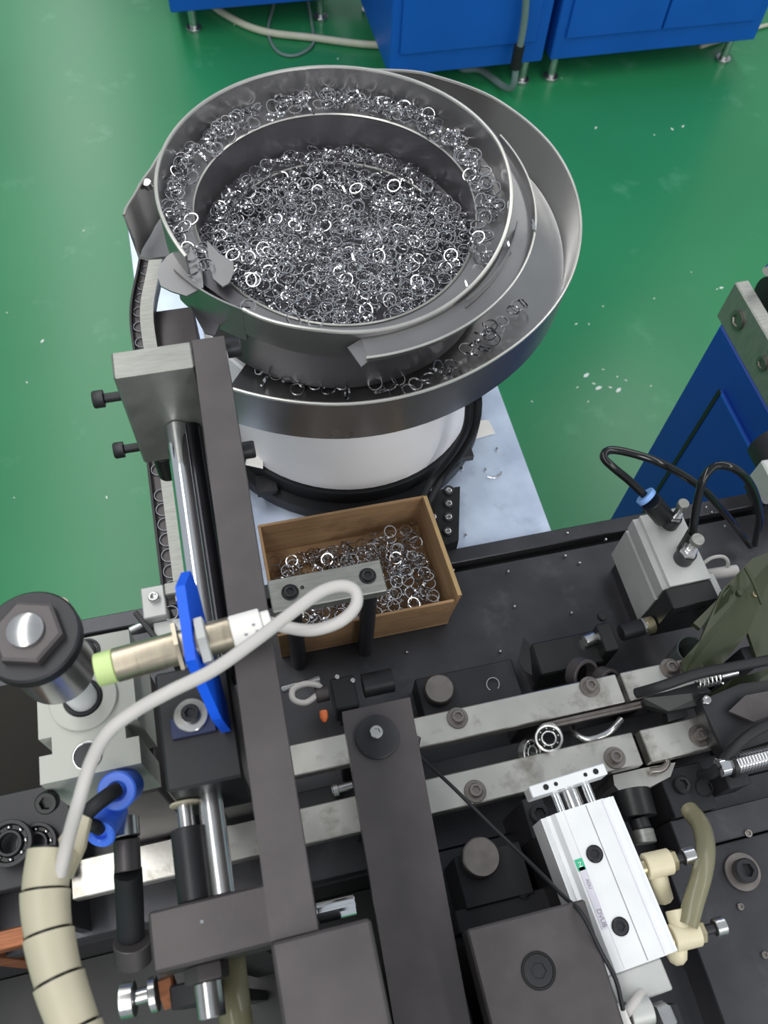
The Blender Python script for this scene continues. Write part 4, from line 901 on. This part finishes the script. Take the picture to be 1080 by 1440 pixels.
# black holder and micrometer
p = P(860, 890, .95); t = thing('micrometer_stop', 'black cube with a steel and brass screw left of the silver cylinder', 'stop', (p.x, p.y, ZT))
a = P(838, 878, .955); b = P(872, 912, .955); obj('cube', MB().box(a.x, b.x, b.y, a.y, ZT-.0005, .955, .001), 'black', t)
obj('screw_left', MB().cyl(P(822, 902, .94), P(837, 896, .94), .006), 'steel', t)
obj('barrel', MB().cyl(P(873, 890, .945), P(902, 882, .945), .0085), 'dark', t)
obj('collar', MB().cyl(P(902, 882, .945), P(906, 881, .945), .0092), 'steel', t)
obj('brass_ring', MB().cyl(P(907, 881, .945), P(918, 878, .945), .0088), 'brass', t)
obj('top_knob', MB().cyl(P(846, 868, .9555), P(846, 868, .9555)+Z*.006, .005), 'black', t)
a = P(735, 895, .935); b = P(832, 935, .935)
tag(obj('switch_box', MB().box(P(745, 900, .935).x, P(832, 880, .935).x, P(770, 948, .935).y, P(770, 900, .935).y, ZT-.0005, .935, .0015), 'black'), 'low black switch box behind the rear rail, left of the micrometer screw', 'box')
tag(obj('black_wedge', MB().extr([P(728, 930, .93), P(736, 897, .93), P(744, 905, .93), P(748, 950, .93), P(738, 945, .93)], (0, 0, .93-1-ZT+.957)), 'black'), 'black angled end piece left of the low switch box', 'cover')
# olive guard
zv = 1.0
t = thing('olive_guard', 'olive green guard plate at the right edge in front of the silver cylinder', 'guard', P(1040, 880, ZT))
obj('main_plate', MB().extr([P(1100, 770, 1.03), P(1058, 785, 1.03), (P(1015, 830, 1.02)), P(985, 900, 1.0), P(958, 930, .99), P(962, 948, .985), P(1012, 938, .985), P(1052, 890, 1.0), P(1064, 925, .99), P(1100, 915, .99)], (0, 0, -.005)), 'olive', t)
obj('strut', MB().extr([P(975, 876, .998), P(985, 884, .998), P(1025, 845, 1.022), P(1030, 822, 1.024)], (0, 0, -.006)), 'olive', t)
obj('edge_bead', MB().tube([P(1048, 798, 1.032), P(1060, 820, 1.030), P(1072, 850, 1.025)], .0018), 'olive', t)
obj('lower_plate', MB().extr([P(1030, 955, .985), P(1100, 935, .985), P(1100, 985, .97), P(1000, 1000, .965), P(985, 985, .968)], (0, 0, -.005)), 'olive', t)
for (x, y) in ((1060, 838), (1038, 836)): obj('rivet', MB().cyl(P(x, y, 1.0205), P(x, y, 1.0205)+Z*.006, .0032), 'brass' if x == 1060 else 'olive', t)
obj('post', MB().box(P(1040, 900, .99).x, P(1080, 900, .99).x, P(1060, 925, .99).y, P(1060, 905, .99).y, ZT-.0005, .985), 'dark', t)
t = thing('glass_cup', 'small smoky plastic cup beside the olive guard', 'cup', (P(975, 915, .96).x, P(975, 915, .96).y, ZT))
p = P(975, 912, .96); obj('cup', MB().lathe((p.x, p.y, ZT), Z, [(0, 0), (.012, 0), (.015, .07), (.0135, .07), (.0105, .004), (0, .004)], 24), mat('smoky_plastic', (96, 106, 104), 0, .2, .05, trans=.3), t)
# black gripper head at the right
t = thing('gripper_head', 'black gripper head with jaw and spring over the right rail blocks', 'gripper', (P(990, 990, .97).x, P(990, 990, .97).y, ZT))
obj('jaw', MB().extr([P(905, 982, .990), P(985, 958, .995), P(1000, 972, .995), P(990, 990, .990), P(940, 1000, .985), P(908, 992, .985)], (0, 0, -.010)), 'black', t)
obj('finger', MB().extr([P(935, 990, .978), P(962, 984, .978), P(968, 1006, .976), P(940, 1014, .976)], (0, 0, -.012)), 'black', t)
obj('head_block', MB().extr([P(985, 985, 1.0), P(1040, 962, 1.0), P(1090, 955, 1.0), P(1090, 1040, .99), P(1020, 1062, .99), P(1000, 1030, .99)], (0, 0, -.018)), 'dark', t)
obj('cover', MB().extr([P(1025, 1000, 1.004), P(1048, 978, 1.006), P(1100, 968, 1.006), P(1100, 1000, 1.006), P(1060, 1015, 1.004)], (0, 0, -.004)), 'oxide', t)
sp_ = []
a = P(978, 958, 1.0); b = P(1012, 950, 1.0)
u = (b-a).normalized(); s1_ = u.cross(Z).normalized()
for k in range(49): sp_.append(a+(b-a)*(k/48)+(s1_*math.cos(k*math.pi/4)+Z*math.sin(k*math.pi/4))*.0075)
obj('spring', MB().tube(sp_, .0010, 6, 2), 'steel', t)
obj('spring_bolt', MB().cyl(P(1012, 950, 1.0), P(1036, 944, 1.0), .0042), 'steel', t)
obj('pin', MB().sock(P(993, 985, 1.001), Z, .004, .003), 'steel', t)
obj('base', MB().box(P(1020, 1000, .95).x, xe-.01, P(1040, 1040, .95).y, P(1040, 990, .95).y, ZT-.0005, .935, .001), 'dark', t)
tag(obj('black_cable', MB().tube([P(895, 975, .985), P(930, 965, 1.005), P(980, 948, 1.01), P(1030, 938, 1.012), P(1100, 925, 1.012)], .0050), 'rubber'), 'thick black cable crossing in front of the olive guard', 'cable')
tag(obj('black_cable', MB().tube([P(1100, 1010, 1.012), P(1060, 1030, 1.01), P(1030, 1055, 1.0), P(1005, 1085, .98), P(985, 1090, .96)], .0050), 'rubber'), 'black cable running down beside the threaded steel rod', 'cable')
t = thing('threaded_rod', 'bright threaded steel rod with a clamp at the right edge', 'rod', (P(1060, 1068, .99).x, P(1060, 1068, .99).y, ZT))
a = P(1010, 1080, .99); b = P(1110, 1055, .99)
obj('rod', MB().cyl(a, b, .0085, n=28), 'chrome', t)
d = (b-a).normalized()
for k in range(22): obj('thread', MB().pipe(a+d*(.016+k*.0030), a+d*(.0175+k*.0030), .0093, .0084, 24, .0002), 'steel', t)
obj('clamp_ring', MB().pipe(a+d*.010, a+d*.0145, .0115, .0086, 24), 'black', t)
obj('clamp_base', MB().box(a.x+.008, a.x+.03, a.y-.018, a.y+.006, .9405, .979, .001), 'dark', t)
print('rings', NR[0], 'objects', len(bpy.data.objects))
